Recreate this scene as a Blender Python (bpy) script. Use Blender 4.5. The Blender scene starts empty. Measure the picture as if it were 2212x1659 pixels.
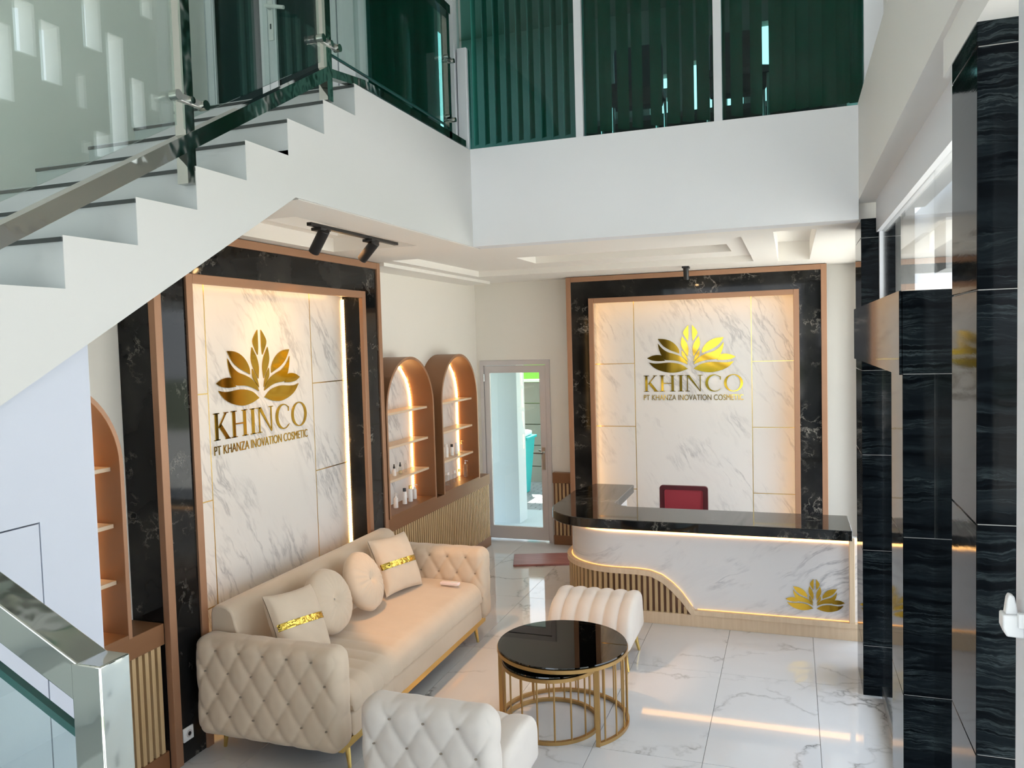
import bpy, bmesh, math, random
from mathutils import Vector, Matrix, Euler
random.seed(7)
PI = math.pi
SC = bpy.context.scene
COL = SC.collection

# ------------------------------------------------------------------ camera
cam_d = bpy.data.cameras.new('camera'); cam = bpy.data.objects.new('camera', cam_d); COL.objects.link(cam)
_yaw, _pit, _rol = math.radians(-19.347), math.radians(-2.934), math.radians(-1.598)
_f = Vector((math.sin(_yaw)*math.cos(_pit), math.cos(_yaw)*math.cos(_pit), math.sin(_pit)))
_r = Vector((math.cos(_yaw), -math.sin(_yaw), 0)); _u = _r.cross(_f)
_r2 = math.cos(_rol)*_r + math.sin(_rol)*_u; _u2 = -math.sin(_rol)*_r + math.cos(_rol)*_u
cam.matrix_world = Matrix(((_r2.x, _u2.x, -_f.x, 3.551), (_r2.y, _u2.y, -_f.y, 0.0), (_r2.z, _u2.z, -_f.z, 2.349), (0, 0, 0, 1)))
cam_d.sensor_fit = 'HORIZONTAL'; cam_d.sensor_width = 36.0; cam_d.lens = 36.0*1723.8/2212
cam_d.clip_start = 0.05; cam_d.clip_end = 200
SC.camera = cam

# ------------------------------------------------------------------ sky, sun, exposure
world = bpy.data.worlds.new('sky'); SC.world = world; world.use_nodes = True
wn = world.node_tree; wn.nodes.clear()
_out = wn.nodes.new('ShaderNodeOutputWorld'); _bg = wn.nodes.new('ShaderNodeBackground')
_tc = wn.nodes.new('ShaderNodeTexCoord'); _sx = wn.nodes.new('ShaderNodeSeparateXYZ'); _rp = wn.nodes.new('ShaderNodeValToRGB')
_rp.color_ramp.elements[0].position = 0.0; _rp.color_ramp.elements[0].color = (0.90, 0.95, 1.0, 1)
_rp.color_ramp.elements[1].position = 0.9; _rp.color_ramp.elements[1].color = (0.60, 0.78, 1.0, 1)
wn.links.new(_tc.outputs['Generated'], _sx.inputs[0]); wn.links.new(_sx.outputs['Z'], _rp.inputs[0])
wn.links.new(_rp.outputs[0], _bg.inputs['Color']); wn.links.new(_bg.outputs[0], _out.inputs[0])
_bg.inputs['Strength'].default_value = 1.9
_sd = bpy.data.lights.new('sun', 'SUN'); _sd.energy = 11.0; _sd.angle = 0.01; _sd.color = (1.0, 0.94, 0.84)
sun = bpy.data.objects.new('sun', _sd); COL.objects.link(sun)
sun.rotation_euler = Vector((0.12, -0.52, -0.85)).to_track_quat('-Z', 'Y').to_euler()
SC.view_settings.view_transform = 'Standard'; SC.view_settings.look = 'None'
SC.view_settings.gamma = 1.0; SC.view_settings.use_curve_mapping = False
SC.view_settings.exposure = 1.04
try:
    SC.cycles.use_denoising = True
    SC.cycles.max_bounces = 14; SC.cycles.diffuse_bounces = 6; SC.cycles.glossy_bounces = 6
    SC.cycles.transparent_max_bounces = 24; SC.cycles.sample_clamp_indirect = 6.0
    SC.cycles.caustics_reflective = False; SC.cycles.caustics_refractive = False
except Exception:
    pass

# ------------------------------------------------------------------ materials
class NT:
    def __init__(s, name):
        s.m = bpy.data.materials.new(name); s.m.use_nodes = True; s.t = s.m.node_tree
        s.b = s.t.nodes['Principled BSDF']; s.o = s.t.nodes['Material Output']
    def n(s, typ, **kw):
        d = s.t.nodes.new(typ)
        for k, v in kw.items():
            if k in d.inputs: d.inputs[k].default_value = v
            else: setattr(d, k, v)
        return d
    def l(s, a, b): s.t.links.new(a, b)
    def math(s, op, a, b=None, c=None):
        d = s.t.nodes.new('ShaderNodeMath'); d.operation = op
        for i, v in enumerate((a, b, c)):
            if v is None: continue
            if isinstance(v, (int, float)): d.inputs[i].default_value = v
            else: s.l(v, d.inputs[i])
        return d.outputs[0]
    def pos(s):
        g = s.t.nodes.new('ShaderNodeNewGeometry'); x = s.t.nodes.new('ShaderNodeSeparateXYZ')
        s.l(g.outputs['Position'], x.inputs[0]); return x.outputs[0], x.outputs[1], x.outputs[2]
    def vec(s, a, b, c):
        d = s.t.nodes.new('ShaderNodeCombineXYZ')
        for i, v in enumerate((a, b, c)):
            if isinstance(v, (int, float)): d.inputs[i].default_value = v
            else: s.l(v, d.inputs[i])
        return d.outputs[0]
    def noise(s, v, scale, detail=4, rough=.55, dist=0):
        d = s.n('ShaderNodeTexNoise', Scale=scale, Detail=detail, Roughness=rough, Distortion=dist)
        if v is not None: s.l(v, d.inputs['Vector'])
        return d.outputs[0]
    def ramp(s, fac, stops):
        d = s.t.nodes.new('ShaderNodeValToRGB'); e = d.color_ramp.elements
        while len(e) < len(stops): e.new(0.5)
        for i, (p, c) in enumerate(stops):
            e[i].position = p; e[i].color = (c if isinstance(c, tuple) else (c, c, c)) + (1,)
        s.l(fac, d.inputs[0]); return d.outputs[0]
    def mix(s, fac, a, b):
        d = s.t.nodes.new('ShaderNodeMix'); d.data_type = 'RGBA'
        for i, v in ((0, fac), (6, a), (7, b)):
            if isinstance(v, (int, float)): d.inputs[i].default_value = v
            elif isinstance(v, tuple): d.inputs[i].default_value = v + (1,)
            else: s.l(v, d.inputs[i])
        return d.outputs[2]
    def bump(s, h, strength=.3, dist=.01):
        d = s.n('ShaderNodeBump', Strength=strength, Distance=dist); s.l(h, d.inputs['Height']); s.l(d.outputs[0], s.b.inputs['Normal'])
    def set(s, **kw):
        for k, v in kw.items(): s.b.inputs[k.replace('_', ' ')].default_value = v
        return s

def plain(name, col, rough=.5, metal=0.0, bump=0, bscale=200, **kw):
    t = NT(name); t.b.inputs['Base Color'].default_value = col + (1,)
    t.b.inputs['Roughness'].default_value = rough; t.b.inputs['Metallic'].default_value = metal
    t.set(**kw)
    if bump:
        x, y, z = t.pos(); t.bump(t.noise(t.vec(x, y, z), bscale, 3), bump, .002)
    return t.m

def paint(name, col, rough=.6, var=.05):
    t = NT(name); x, y, z = t.pos(); v = t.vec(x, y, z)
    n = t.noise(v, 1.3, 3)
    c2 = tuple(max(0, c*(1-var)) for c in col)
    t.l(t.mix(n, c2, col), t.b.inputs['Base Color']); t.b.inputs['Roughness'].default_value = rough
    t.bump(t.noise(v, 90, 2), .04, .002)
    return t.m

def marble(name, ax, az, white=(.765, .755, .735), vein=(.40, .40, .41), rough=.22):
    # streaks run along a fixed direction in the wall plane (h = x + y, z)
    t = NT(name); x, y, z = t.pos(); h = t.math('ADD', x, y)
    a = t.math('ADD', t.math('MULTIPLY', h, ax), t.math('MULTIPLY', z, az))
    b = t.math('SUBTRACT', t.math('MULTIPLY', h, az), t.math('MULTIPLY', z, ax))
    wob = t.noise(t.vec(a, b, 0.0), 2.0, 3)
    a2 = t.math('ADD', a, t.math('MULTIPLY', wob, .18))
    v = t.vec(t.math('MULTIPLY', a2, 4.2), t.math('MULTIPLY', b, .8), 0.0)
    n = t.noise(v, 1.6, 5, .62)
    ridge = t.math('ABSOLUTE', t.math('SUBTRACT', n, .5))
    thin = t.ramp(ridge, [(0.0, 1.0), (.018, .5), (.05, 0.0)])
    msk = t.ramp(t.noise(t.vec(t.math('MULTIPLY', a, 1.6), t.math('MULTIPLY', b, 1.1), 3.7), 1.7, 3), [(.45, 0.0), (.64, 1.0)])
    soft = t.ramp(n, [(.56, 0.0), (.75, .35)])
    f = t.math('MAXIMUM', t.math('MULTIPLY', thin, msk), t.math('MULTIPLY', soft, .55))
    t.l(t.mix(t.math('MULTIPLY', f, .8), white, vein), t.b.inputs['Base Color'])
    t.b.inputs['Roughness'].default_value = rough
    return t.m

def black_marble(name, rough=.06, spec=.22):
    t = NT(name); x, y, z = t.pos(); v = t.vec(x, y, z)
    d = t.noise(v, 1.7, 3)
    v2 = t.vec(t.math('ADD', x, t.math('MULTIPLY', d, .6)), t.math('ADD', y, t.math('MULTIPLY', d, .5)), z)
    n = t.noise(v2, 6.5, 6, .65)
    r = t.ramp(t.math('ABSOLUTE', t.math('SUBTRACT', n, .5)), [(0.0, 1.0), (.012, .35), (.03, 0.0)])
    m = t.ramp(t.noise(v, 3.1, 4), [(.53, 0.0), (.68, 1.0)])
    cloud = t.ramp(t.noise(v, 2.2, 5), [(.45, 0.0), (.8, .09)])
    f = t.math('ADD', t.math('MULTIPLY', t.math('MULTIPLY', r, m), .75), cloud)
    t.l(t.mix(f, (.006, .0065, .007), (.40, .37, .32)), t.b.inputs['Base Color'])
    t.set(Roughness=rough, Specular_IOR_Level=spec)
    return t.m

def ribbed_stone(name):
    t = NT(name); x, y, z = t.pos()
    h = t.math('ADD', x, y)
    w = t.noise(t.vec(t.math('MULTIPLY', h, 2.2), 0.0, t.math('MULTIPLY', z, 3.4)), 2.0, 5)
    zz = t.math('ADD', z, t.math('MULTIPLY', w, .10))
    n = t.noise(t.vec(t.math('MULTIPLY', h, 1.0), 5.0, t.math('MULTIPLY', zz, 26.0)), 1.5, 7, .62)
    rid = t.math('ABSOLUTE', t.math('SUBTRACT', n, .5))
    line = t.ramp(rid, [(0.0, 1.0), (.02, .25), (.06, 0.0)])
    msk = t.ramp(t.noise(t.vec(t.math('MULTIPLY', h, 3.0), 1.0, t.math('MULTIPLY', z, 5.0)), 1.4, 3), [(.42, 0.0), (.7, 1.0)])
    c = t.mix(t.math('MULTIPLY', line, msk), t.ramp(n, [(.3, (.0015, .002, .0027)), (.55, (.005, .007, .009)), (.75, (.013, .018, .021))]), (.040, .052, .056))
    t.l(c, t.b.inputs['Base Color']); t.set(Roughness=.05, Specular_IOR_Level=.05)
    t.bump(n, .014, .01)
    return t.m

def wood(name, c1, c2, rough=.4, axis='z', scale=1.0):
    t = NT(name); x, y, z = t.pos()
    k = {'x': (2, 30, 30), 'y': (30, 2, 30), 'z': (30, 30, 2)}[axis]
    v = t.vec(t.math('MULTIPLY', x, k[0]*scale), t.math('MULTIPLY', y, k[1]*scale), t.math('MULTIPLY', z, k[2]*scale))
    n = t.noise(v, 1.0, 5, .6)
    t.l(t.mix(t.ramp(n, [(.3, 0.0), (.7, 1.0)]), c1, c2), t.b.inputs['Base Color'])
    t.b.inputs['Roughness'].default_value = rough
    return t.m

def emit(name, col, strength, dots=0):
    t = NT(name); t.b.inputs['Base Color'].default_value = (.8, .6, .3, 1)
    t.b.inputs['Emission Color'].default_value = col + (1,); t.b.inputs['Emission Strength'].default_value = strength
    if dots:
        x, y, z = t.pos()
        s = t.math('ADD', t.math('ADD', z, t.math('MULTIPLY', y, 1.0)), x)
        w = t.math('SINE', t.math('MULTIPLY', s, dots))
        t.l(t.math('MULTIPLY', t.math('ADD', t.math('MULTIPLY', w, .55), .65), strength), t.b.inputs['Emission Strength'])
    return t.m

def glass(name, tint=(.93, .97, .95), refl=1.0, rough=.0, ior=1.5):
    m = bpy.data.materials.new(name); m.use_nodes = True; t = m.node_tree; t.nodes.clear()
    o = t.nodes.new('ShaderNodeOutputMaterial'); tr = t.nodes.new('ShaderNodeBsdfTransparent'); gl = t.nodes.new('ShaderNodeBsdfGlossy')
    lw = t.nodes.new('ShaderNodeLayerWeight'); lw.inputs['Blend'].default_value = .5
    mx = t.nodes.new('ShaderNodeMixShader'); pw = t.nodes.new('ShaderNodeMath'); pw.operation = 'POWER'; pw.inputs[1].default_value = 5.0
    ml = t.nodes.new('ShaderNodeMath'); ml.operation = 'MULTIPLY_ADD'; r0 = ((ior-1)/(ior+1))**2*refl
    ml.inputs[1].default_value = 1-r0; ml.inputs[2].default_value = r0
    tr.inputs['Color'].default_value = tint + (1,); gl.inputs['Roughness'].default_value = rough
    t.links.new(lw.outputs['Facing'], pw.inputs[0]); t.links.new(pw.outputs[0], ml.inputs[0]); t.links.new(ml.outputs[0], mx.inputs[0])
    t.links.new(tr.outputs[0], mx.inputs[1]); t.links.new(gl.outputs[0], mx.inputs[2]); t.links.new(mx.outputs[0], o.inputs[0])
    return m

def floor_tile_mat():
    t = NT('polished_floor_marble'); x, y, z = t.pos()
    oi = t.n('ShaderNodeObjectInfo'); rnd = oi.outputs['Random']
    v0 = t.vec(t.math('ADD', x, t.math('MULTIPLY', rnd, 37.0)), t.math('ADD', y, t.math('MULTIPLY', rnd, 61.0)), 0.0)
    d = t.n('ShaderNodeTexNoise', Scale=1.6, Detail=5.0, Roughness=.6); t.l(v0, d.inputs['Vector'])
    mp = t.n('ShaderNodeVectorMath', operation='SCALE'); t.l(d.outputs['Color'], mp.inputs[0]); mp.inputs['Scale'].default_value = .9
    ad = t.n('ShaderNodeVectorMath', operation='ADD'); t.l(v0, ad.inputs[0]); t.l(mp.outputs[0], ad.inputs[1])
    vo = t.n('ShaderNodeTexVoronoi', feature='DISTANCE_TO_EDGE', Scale=1.1); t.l(ad.outputs[0], vo.inputs['Vector'])
    line = t.ramp(vo.outputs['Distance'], [(0.0, 1.0), (.008, .45), (.03, 0.0)])
    msk = t.ramp(t.noise(v0, 1.4, 3), [(.44, 0.0), (.62, 1.0)])
    cl = t.ramp(t.noise(v0, 2.1, 4), [(.5, 0.0), (.85, .25)])
    f = t.math('ADD', t.math('MULTIPLY', t.math('MULTIPLY', line, msk), 1.0), t.math('MULTIPLY', cl, .3))
    t.l(t.mix(f, (.75, .75, .765), (.26, .255, .255)), t.b.inputs['Base Color'])
    t.set(Roughness=.045, IOR=1.52)
    return t.m

def velvet(name, col):
    t = NT(name); x, y, z = t.pos(); v = t.vec(x, y, z)
    n = t.noise(v, 6, 4)
    t.l(t.mix(n, tuple(c*.88 for c in col), col), t.b.inputs['Base Color'])
    t.set(Roughness=.75, Sheen_Weight=.35, Sheen_Roughness=.4, Specular_IOR_Level=.25)
    t.bump(t.noise(v, 420, 2), .10, .001)
    return t.m

def chrome(name):
    t = NT(name); x, y, z = t.pos()
    t.b.inputs['Base Color'].default_value = (.46, .475, .44, 1); t.set(Metallic=1.0, Roughness=.06)
    t.bump(t.noise(t.vec(x, y, z), 7, 2), .12, .02)
    return t.m

def foil(name):
    t = NT(name); x, y, z = t.pos(); v = t.vec(x, y, z)
    t.b.inputs['Base Color'].default_value = (.62, .42, .08, 1); t.set(Metallic=1.0, Roughness=.14)
    t.bump(t.noise(v, 22, 3), .5, .02)
    return t.m

MT = dict(
    wall=paint('white_wall_paint', (.82, .81, .78), .6, .03),
    cream=paint('cream_wall_paint', (.86, .82, .75), .6, .03),
    ceil=paint('ceiling_paint', (.88, .85, .80), .7, .02),
    stringer=paint('fascia_paint_darkened', (.61, .61, .60), .6, .03),  # same paint as the fascia, darkened to offset excess light on this face
    slab=paint('white_fascia_paint', (.80, .815, .84), .6, .03),
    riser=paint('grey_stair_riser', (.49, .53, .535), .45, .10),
    nosing=plain('dark_stair_nosing', (.03, .04, .04), .4),
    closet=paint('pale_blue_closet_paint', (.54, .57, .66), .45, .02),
    tile=floor_tile_mat(),
    grout=plain('floor_grout', (.42, .41, .40), .8),
    wmarble=marble('white_streaked_marble', .87, .5),
    cmarble=marble('counter_streaked_marble', -.5, .87, (.80, .78, .78), (.42, .41, .43)),
    bmarble=black_marble('black_veined_marble'),
    ctop=black_marble('black_counter_stone', .05, .6),
    stone=ribbed_stone('black_ribbed_stone'),
    rose=plain('rose_bronze_trim', (.40, .215, .125), .38, .35),
    roseside=plain('brown_bronze_side', (.19, .095, .055), .45, .2),
    brown=plain('brown_lacquer', (.25, .115, .05), .42, .15),
    brass=plain('brass_strip_metal', (.72, .52, .20), .25, 1.0),
    gold=plain('gold_mirror_acrylic', (.50, .30, .032), .06, 1.0),
    goldm=plain('polished_gold_metal', (.83, .60, .20), .2, 1.0),
    bronze=plain('brushed_bronze_metal', (.50, .31, .12), .36, .9),
    slat=wood('slat_wood', (.50, .34, .17), (.60, .43, .24), .45),
    lwood=wood('pale_oak', (.68, .50, .33), (.78, .61, .43), .45),
    shelf=plain('shelf_wood', (.72, .56, .40), .4),
    plank=wood('dusty_pink_wood', (.36, .15, .14), (.47, .22, .21), .4, 'x'),
    velvet=velvet('cream_velvet', (.71, .585, .45)),
    velvet2=velvet('pale_cream_velvet', (.76, .70, .64)),
    buttonf=plain('button_fabric', (.36, .30, .24), .8),
    seam=plain('dark_seam_thread', (.25, .21, .17), .8),
    foil=foil('gold_foil_band'),
    chrome=chrome('polished_steel'),
    steel=plain('brushed_steel', (.52, .53, .52), .3, 1.0),
    alu=plain('white_aluminium', (.74, .76, .80), .35),
    greyalu=plain('grey_aluminium_frame', (.62, .57, .56), .35),
    clear=glass('clear_glass', (.95, .98, .97)),
    balus=glass('balustrade_glass', (.86, .93, .91), 3.4),
    tinted=glass('green_tinted_glass', (.42, .68, .64), .45),
    darkglass=glass('dark_door_glass', (.035, .06, .056), .9),
    facade=glass('facade_glass', (.97, .975, .975), .9),
    smoked=glass('smoked_table_glass', (.035, .045, .042), 1.9),
    glassedge=plain('green_glass_edge', (.02, .08, .07), .15),
    blind=plain('green_blind_fabric', (.012, .135, .092), .75),
    black=plain('black_fixture', (.012, .012, .013), .4),
    white=plain('white_plastic', (.82, .82, .82), .35),
    pinkw=plain('pale_pink_plastic', (.86, .74, .74), .4),
    bulb=emit('warm_lamp_face', (1.0, .62, .28), 30),
    led=emit('warm_led_strip', (1.0, .56, .20), 13, 300),
    ledh=emit('hidden_led_strip', (1.0, .55, .16), 6.0),
    ledsoft=emit('dim_led_tape', (1.0, .47, .13), .75),
    led2=emit('led_and_recess_glow', (1.0, .50, .16), 2.6),
    mesh_red=plain('red_mesh_fabric', (.34, .030, .045), .7, 0, .4, 300),
    frame_red=plain('dark_red_plastic', (.085, .004, .008), .35),
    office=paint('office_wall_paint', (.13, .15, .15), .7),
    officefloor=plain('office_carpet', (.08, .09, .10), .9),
    navy=plain('navy_chair_fabric', (.015, .022, .05), .6),
    teal=plain('teal_plastic', (.02, .42, .42), .4),
    lime=plain('lime_green_paint', (.20, .50, .05), .7),
    block=paint('concrete_block', (.30, .29, .25), .85, .25),
    paver=paint('grey_paver', (.34, .35, .36), .85, .3),
    porch=paint('porch_paint', (.50, .56, .58), .6, .03),
    concrete=paint('pale_forecourt_concrete', (.62, .61, .57), .85, .1),
    ground=paint('grass_ground', (.17, .20, .12), .95, .4),
    bottle_w=plain('white_bottle_plastic', (.85, .83, .81), .3),
    bottle_g=glass('clear_bottle_glass', (.90, .90, .88), 1.6),
    serum=plain('pale_amber_serum', (.80, .62, .35), .25),
)

# ------------------------------------------------------------------ mesh helpers
class MB:
    def __init__(s): s.v = []; s.f = []
    def add(s, vs, fs):
        o = len(s.v); s.v += [tuple(v) for v in vs]; s.f += [tuple(i+o for i in f) for f in fs]; return s
    def box(s, x0, x1, y0, y1, z0, z1):
        v = [(x, y, z) for z in (z0, z1) for y in (y0, y1) for x in (x0, x1)]
        return s.add(v, [(0, 2, 3, 1), (4, 5, 7, 6), (0, 1, 5, 4), (2, 6, 7, 3), (0, 4, 6, 2), (1, 3, 7, 5)])
    def prism(s, poly, axis, a, b):
        n = len(poly)
        def P(p, w): return {'x': (w, p[0], p[1]), 'y': (p[0], w, p[1]), 'z': (p[0], p[1], w)}[axis]
        v = [P(p, a) for p in poly] + [P(p, b) for p in poly]
        f = [tuple(range(n))[::-1], tuple(range(n, 2*n))] + [(i, (i+1) % n, n+(i+1) % n, n+i) for i in range(n)]
        return s.add(v, f)
    def ring(s, outer, inner, axis, a, b, closed=False):
        n = len(outer)
        def P(p, w): return {'x': (w, p[0], p[1]), 'y': (p[0], w, p[1]), 'z': (p[0], p[1], w)}[axis]
        v = [P(p, a) for p in outer] + [P(p, a) for p in inner] + [P(p, b) for p in outer] + [P(p, b) for p in inner]
        f = []
        for i in range(n if closed else n-1):
            j = (i+1) % n
            f += [(i, j, n+j, n+i), (2*n+i, 3*n+i, 3*n+j, 2*n+j), (i, 2*n+i, 2*n+j, j), (n+i, n+j, 3*n+j, 3*n+i)]
        if not closed: f += [(0, n, 3*n, 2*n), (n-1, 3*n-1, 4*n-1, 2*n-1)]
        return s.add(v, f)
    def tube(s, path, r, n=8, closed=False, sq=False, up=(0, 0, 1)):
        P = [Vector(p) for p in path]; m = len(P); vs = []
        for i, p in enumerate(P):
            if closed: t = (P[(i+1) % m]-P[i-1])
            else: t = (P[min(i+1, m-1)]-P[max(i-1, 0)])
            t.normalize(); a = Vector(up)
            if abs(t.dot(a)) > .95: a = Vector((1, 0, 0))
            e1 = t.cross(a).normalized(); e2 = t.cross(e1).normalized()
            rr = r[i] if isinstance(r, (list, tuple)) else r
            for k in range(n):
                an = 2*PI*(k+.5)/n; sc = rr*(math.sqrt(2) if sq else 1)
                vs.append(p + e1*math.cos(an)*sc + e2*math.sin(an)*sc)
        fs = []
        for i in range(m if closed else m-1):
            j = (i+1) % m
            for k in range(n): fs.append((i*n+k, i*n+(k+1) % n, j*n+(k+1) % n, j*n+k))
        if not closed: fs += [tuple(range(n)), tuple(range((m-1)*n, m*n))[::-1]]
        return s.add(vs, fs)
    def lathe(s, prof, c=(0, 0, 0), n=20):
        vs = []; fs = []; m = len(prof)
        for r, z in prof:
            for k in range(n): vs.append((c[0]+r*math.cos(2*PI*k/n), c[1]+r*math.sin(2*PI*k/n), c[2]+z))
        for i in range(m-1):
            for k in range(n): fs.append((i*n+k, i*n+(k+1) % n, (i+1)*n+(k+1) % n, (i+1)*n+k))
        fs += [tuple(range(n))[::-1], tuple(range((m-1)*n, m*n))]
        return s.add(vs, fs)
    def cyl(s, a, b, r, n=16): return s.tube([a, b], r, n)
    def grid(s, nu, nv, fn, cu=False, cv=False):
        vs = [fn(i, j) for i in range(nu) for j in range(nv)]; fs = []
        for i in range(nu if cu else nu-1):
            for j in range(nv if cv else nv-1):
                i2, j2 = (i+1) % nu, (j+1) % nv
                fs.append((i*nv+j, i2*nv+j, i2*nv+j2, i*nv+j2))
        return s.add(vs, fs)
    def mesh(s, name, mat, off=(0, 0, 0), smooth=True, angle=35, fix=True):
        me = bpy.data.meshes.new(name)
        me.from_pydata([(v[0]-off[0], v[1]-off[1], v[2]-off[2]) for v in s.v], [], s.f)
        if fix:
            bm = bmesh.new(); bm.from_mesh(me)
            bmesh.ops.remove_doubles(bm, verts=bm.verts, dist=1e-5)
            bmesh.ops.recalc_face_normals(bm, faces=bm.faces); bm.to_mesh(me); bm.free()
        me.materials.append(MT[mat] if isinstance(mat, str) else mat)
        if smooth:
            me.shade_smooth(); me.set_sharp_from_angle(angle=math.radians(angle))
        return me

def base_of(o):
    p = Vector((0, 0, 0))
    while o is not None: p += o.location; o = o.parent
    return p

def put(name, mb, mat, parent=None, bevel=0, label=None, local=False, **kw):
    off = (0, 0, 0) if (local or parent is None) else base_of(parent)
    o = bpy.data.objects.new(name, mb.mesh(name, mat, off, **kw)); COL.objects.link(o)
    if parent: o.parent = parent
    if bevel:
        b = o.modifiers.new('bevel', 'BEVEL'); b.width = bevel; b.segments = 2; b.limit_method = 'ANGLE'; b.angle_limit = math.radians(40)
    if label: o['label'] = label
    return o

def piece(name, mesh, parent, loc=(0, 0, 0)):
    o = bpy.data.objects.new(name, mesh); COL.objects.link(o); o.parent = parent; o.location = loc; return o

def tag(o, label, cat=None, group=None, kind=None):
    o['label'] = label
    if cat: o['category'] = cat
    if group: o['group'] = group
    if kind: o['kind'] = kind
    return o

def thing(name, label, cat, loc=(0, 0, 0), group=None, rot=(0, 0, 0)):
    o = bpy.data.objects.new(name, None); COL.objects.link(o); o.location = loc; o.rotation_euler = rot
    o.empty_display_size = .1
    return tag(o, label, cat, group)

def struct(name, label, loc=(0, 0, 0)):
    o = bpy.data.objects.new(name, None); COL.objects.link(o); o.location = loc; o.empty_display_size = .1
    o['kind'] = 'structure'; o['label'] = label
    return o

def smesh(name, mb, mat, label=None, **kw):
    o = put(name, mb, mat, **kw); o['kind'] = 'structure'
    if label: o['label'] = label
    return o

def dup(o, loc, label=None):
    c = o.copy(); COL.objects.link(c); c.location = loc
    if label: c['label'] = label
    for ch in list(o.children):
        d = ch.copy(); COL.objects.link(d); d.parent = c
        for g in list(ch.children):
            e = g.copy(); COL.objects.link(e); e.parent = d
    return c

def holed(mb, U, V, holes, w0, w1, axis):
    us = sorted({U[0], U[1], *[h[0] for h in holes], *[h[1] for h in holes]}); us = [u for u in us if U[0] <= u <= U[1]]
    vs = sorted({V[0], V[1], *[h[2] for h in holes], *[h[3] for h in holes]}); vs = [v for v in vs if V[0] <= v <= V[1]]
    def solid(i, j):
        if i < 0 or j < 0 or i >= len(us)-1 or j >= len(vs)-1: return False
        cu, cv = (us[i]+us[i+1])/2, (vs[j]+vs[j+1])/2
        return not any(h[0] < cu < h[1] and h[2] < cv < h[3] for h in holes)
    def P(u, v, w): return {'x': (w, u, v), 'y': (u, w, v), 'z': (u, v, w)}[axis]
    for i in range(len(us)-1):
        for j in range(len(vs)-1):
            if not solid(i, j): continue
            a, b, c, d = us[i], us[i+1], vs[j], vs[j+1]
            mb.add([P(a, c, w0), P(b, c, w0), P(b, d, w0), P(a, d, w0)], [(0, 1, 2, 3)])
            mb.add([P(a, c, w1), P(b, c, w1), P(b, d, w1), P(a, d, w1)], [(3, 2, 1, 0)])
            for (di, dj, e) in ((-1, 0, (a, c, a, d)), (1, 0, (b, c, b, d)), (0, -1, (a, c, b, c)), (0, 1, (a, d, b, d))):
                if not solid(i+di, j+dj):
                    mb.add([P(e[0], e[1], w0), P(e[2], e[3], w0), P(e[2], e[3], w1), P(e[0], e[1], w1)], [(0, 1, 2, 3)])
    return mb

# tufted / rounded soft box: cube grid projected on a rounded box, displaced along its normal
def soft_box(c, hx, hy, hz, r, step, disp=None, puff=0.0):
    mb = MB(); H = (hx, hy, hz)
    def one(ax, sg):
        u, v = [i for i in range(3) if i != ax]
        nu = max(4, int(2*H[u]/step)); nv = max(4, int(2*H[v]/step))
        def fn(i, j):
            p = [0, 0, 0]; p[ax] = sg*H[ax]
            # crowd samples towards the rounded edges
            p[u] = H[u]*(2*i/(nu-1)-1); p[v] = H[v]*(2*j/(nv-1)-1)
            q = [max(-H[k]+r, min(H[k]-r, p[k])) for k in range(3)]
            n = Vector([p[k]-q[k] for k in range(3)])
            if n.length < 1e-9: n = Vector((0, 0, 0)); n[ax] = sg
            n.normalize()
            w = Vector(q)+n*r
            d = 0.0
            if puff:
                d += puff*max(0, 1-(p[u]/H[u])**2)*max(0, 1-(p[v]/H[v])**2)
            if disp: d += disp(w, n)
            return Vector(c)+w+n*d
        mb.grid(nu, nv, fn)
    for ax in range(3):
        for sg in (-1, 1): one(ax, sg)
    return mb

def cap_fan(mb, o, n):
    c = Vector((0, 0, 0))
    for k in range(n): c += Vector(mb.v[o+k])
    c /= n; mb.v.append(tuple(c)); m = len(mb.v)-1
    for k in range(n): mb.f.append((o+k, o+(k+1) % n, m))

def tuft(u, v, pu, pv, amp):
    a = u/pu+v/pv; b = u/pu-v/pv
    s = abs(math.sin(PI*a)*math.sin(PI*b))
    da = a-round(a); db = b-round(b)
    x = (da+db)*.5*pu; y = (da-db)*.5*pv
    pit = math.exp(-(x*x+y*y)/.00035)
    return amp*(min(1.0, s*1.35)**.42)-amp-.010*pit
# ================================================================== FLOOR
fl = struct('floor', 'polished white floor of large veined marble tiles')
put('floor_grout', MB().box(-.2, 4.6, -3.0, 9.0, -.10, -.008), 'grout', fl)
TX, TY = .622, 1.244
for i in range(8):
    for j in range(-1, 6):
        x0 = -.045+i*TX; y0 = 1.9+j*TY
        x1, y1 = min(x0+TX, 4.30), min(y0+TY, 8.99); x0 = max(x0, -.19)
        if x1 - x0 < .05: continue
        g = .0015
        put('tile', MB().box(x0+g, x1-g, y0+g, y1-g, -.02, 0), 'tile', fl, smooth=False)

# ================================================================== WALLS
smesh('wall_left', MB().box(-.2, 0, -3, 9.0, 0, 3.3), 'cream', 'cream painted wall behind the sofa and display niches')
w = MB(); holed(w, (-.2, 4.6), (0, 3.3), [(.04, .905, -1, 2.15)], 8.865, 9.0, 'y')
smesh('wall_back', w, 'cream', 'cream painted end wall with the reception panel and garden door')
w = MB(); holed(w, (6.0, 8.865), (0, 3.3), [(6.10, 8.70, .08, 2.98)], 4.19, 4.34, 'x')
smesh('wall_right', w, 'wall', 'white window wall beyond the stone entrance portal')
smesh('wall_stairwell', MB().prism([(-3, 1.2), (-.5, 1.2), (.39, 1.48), (3.245, 3.06), (4.12, 3.06), (4.12, 6.0), (-3, 6.0)], 'x', -.2, .17), 'wall', 'white painted wall along the upper stair flight')
w = MB(); holed(w, (-.2, 4.3), (-.1, 6.0), [(.4, 3.8, .8, 4.8)], -3.15, -3.0, 'y')
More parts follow.
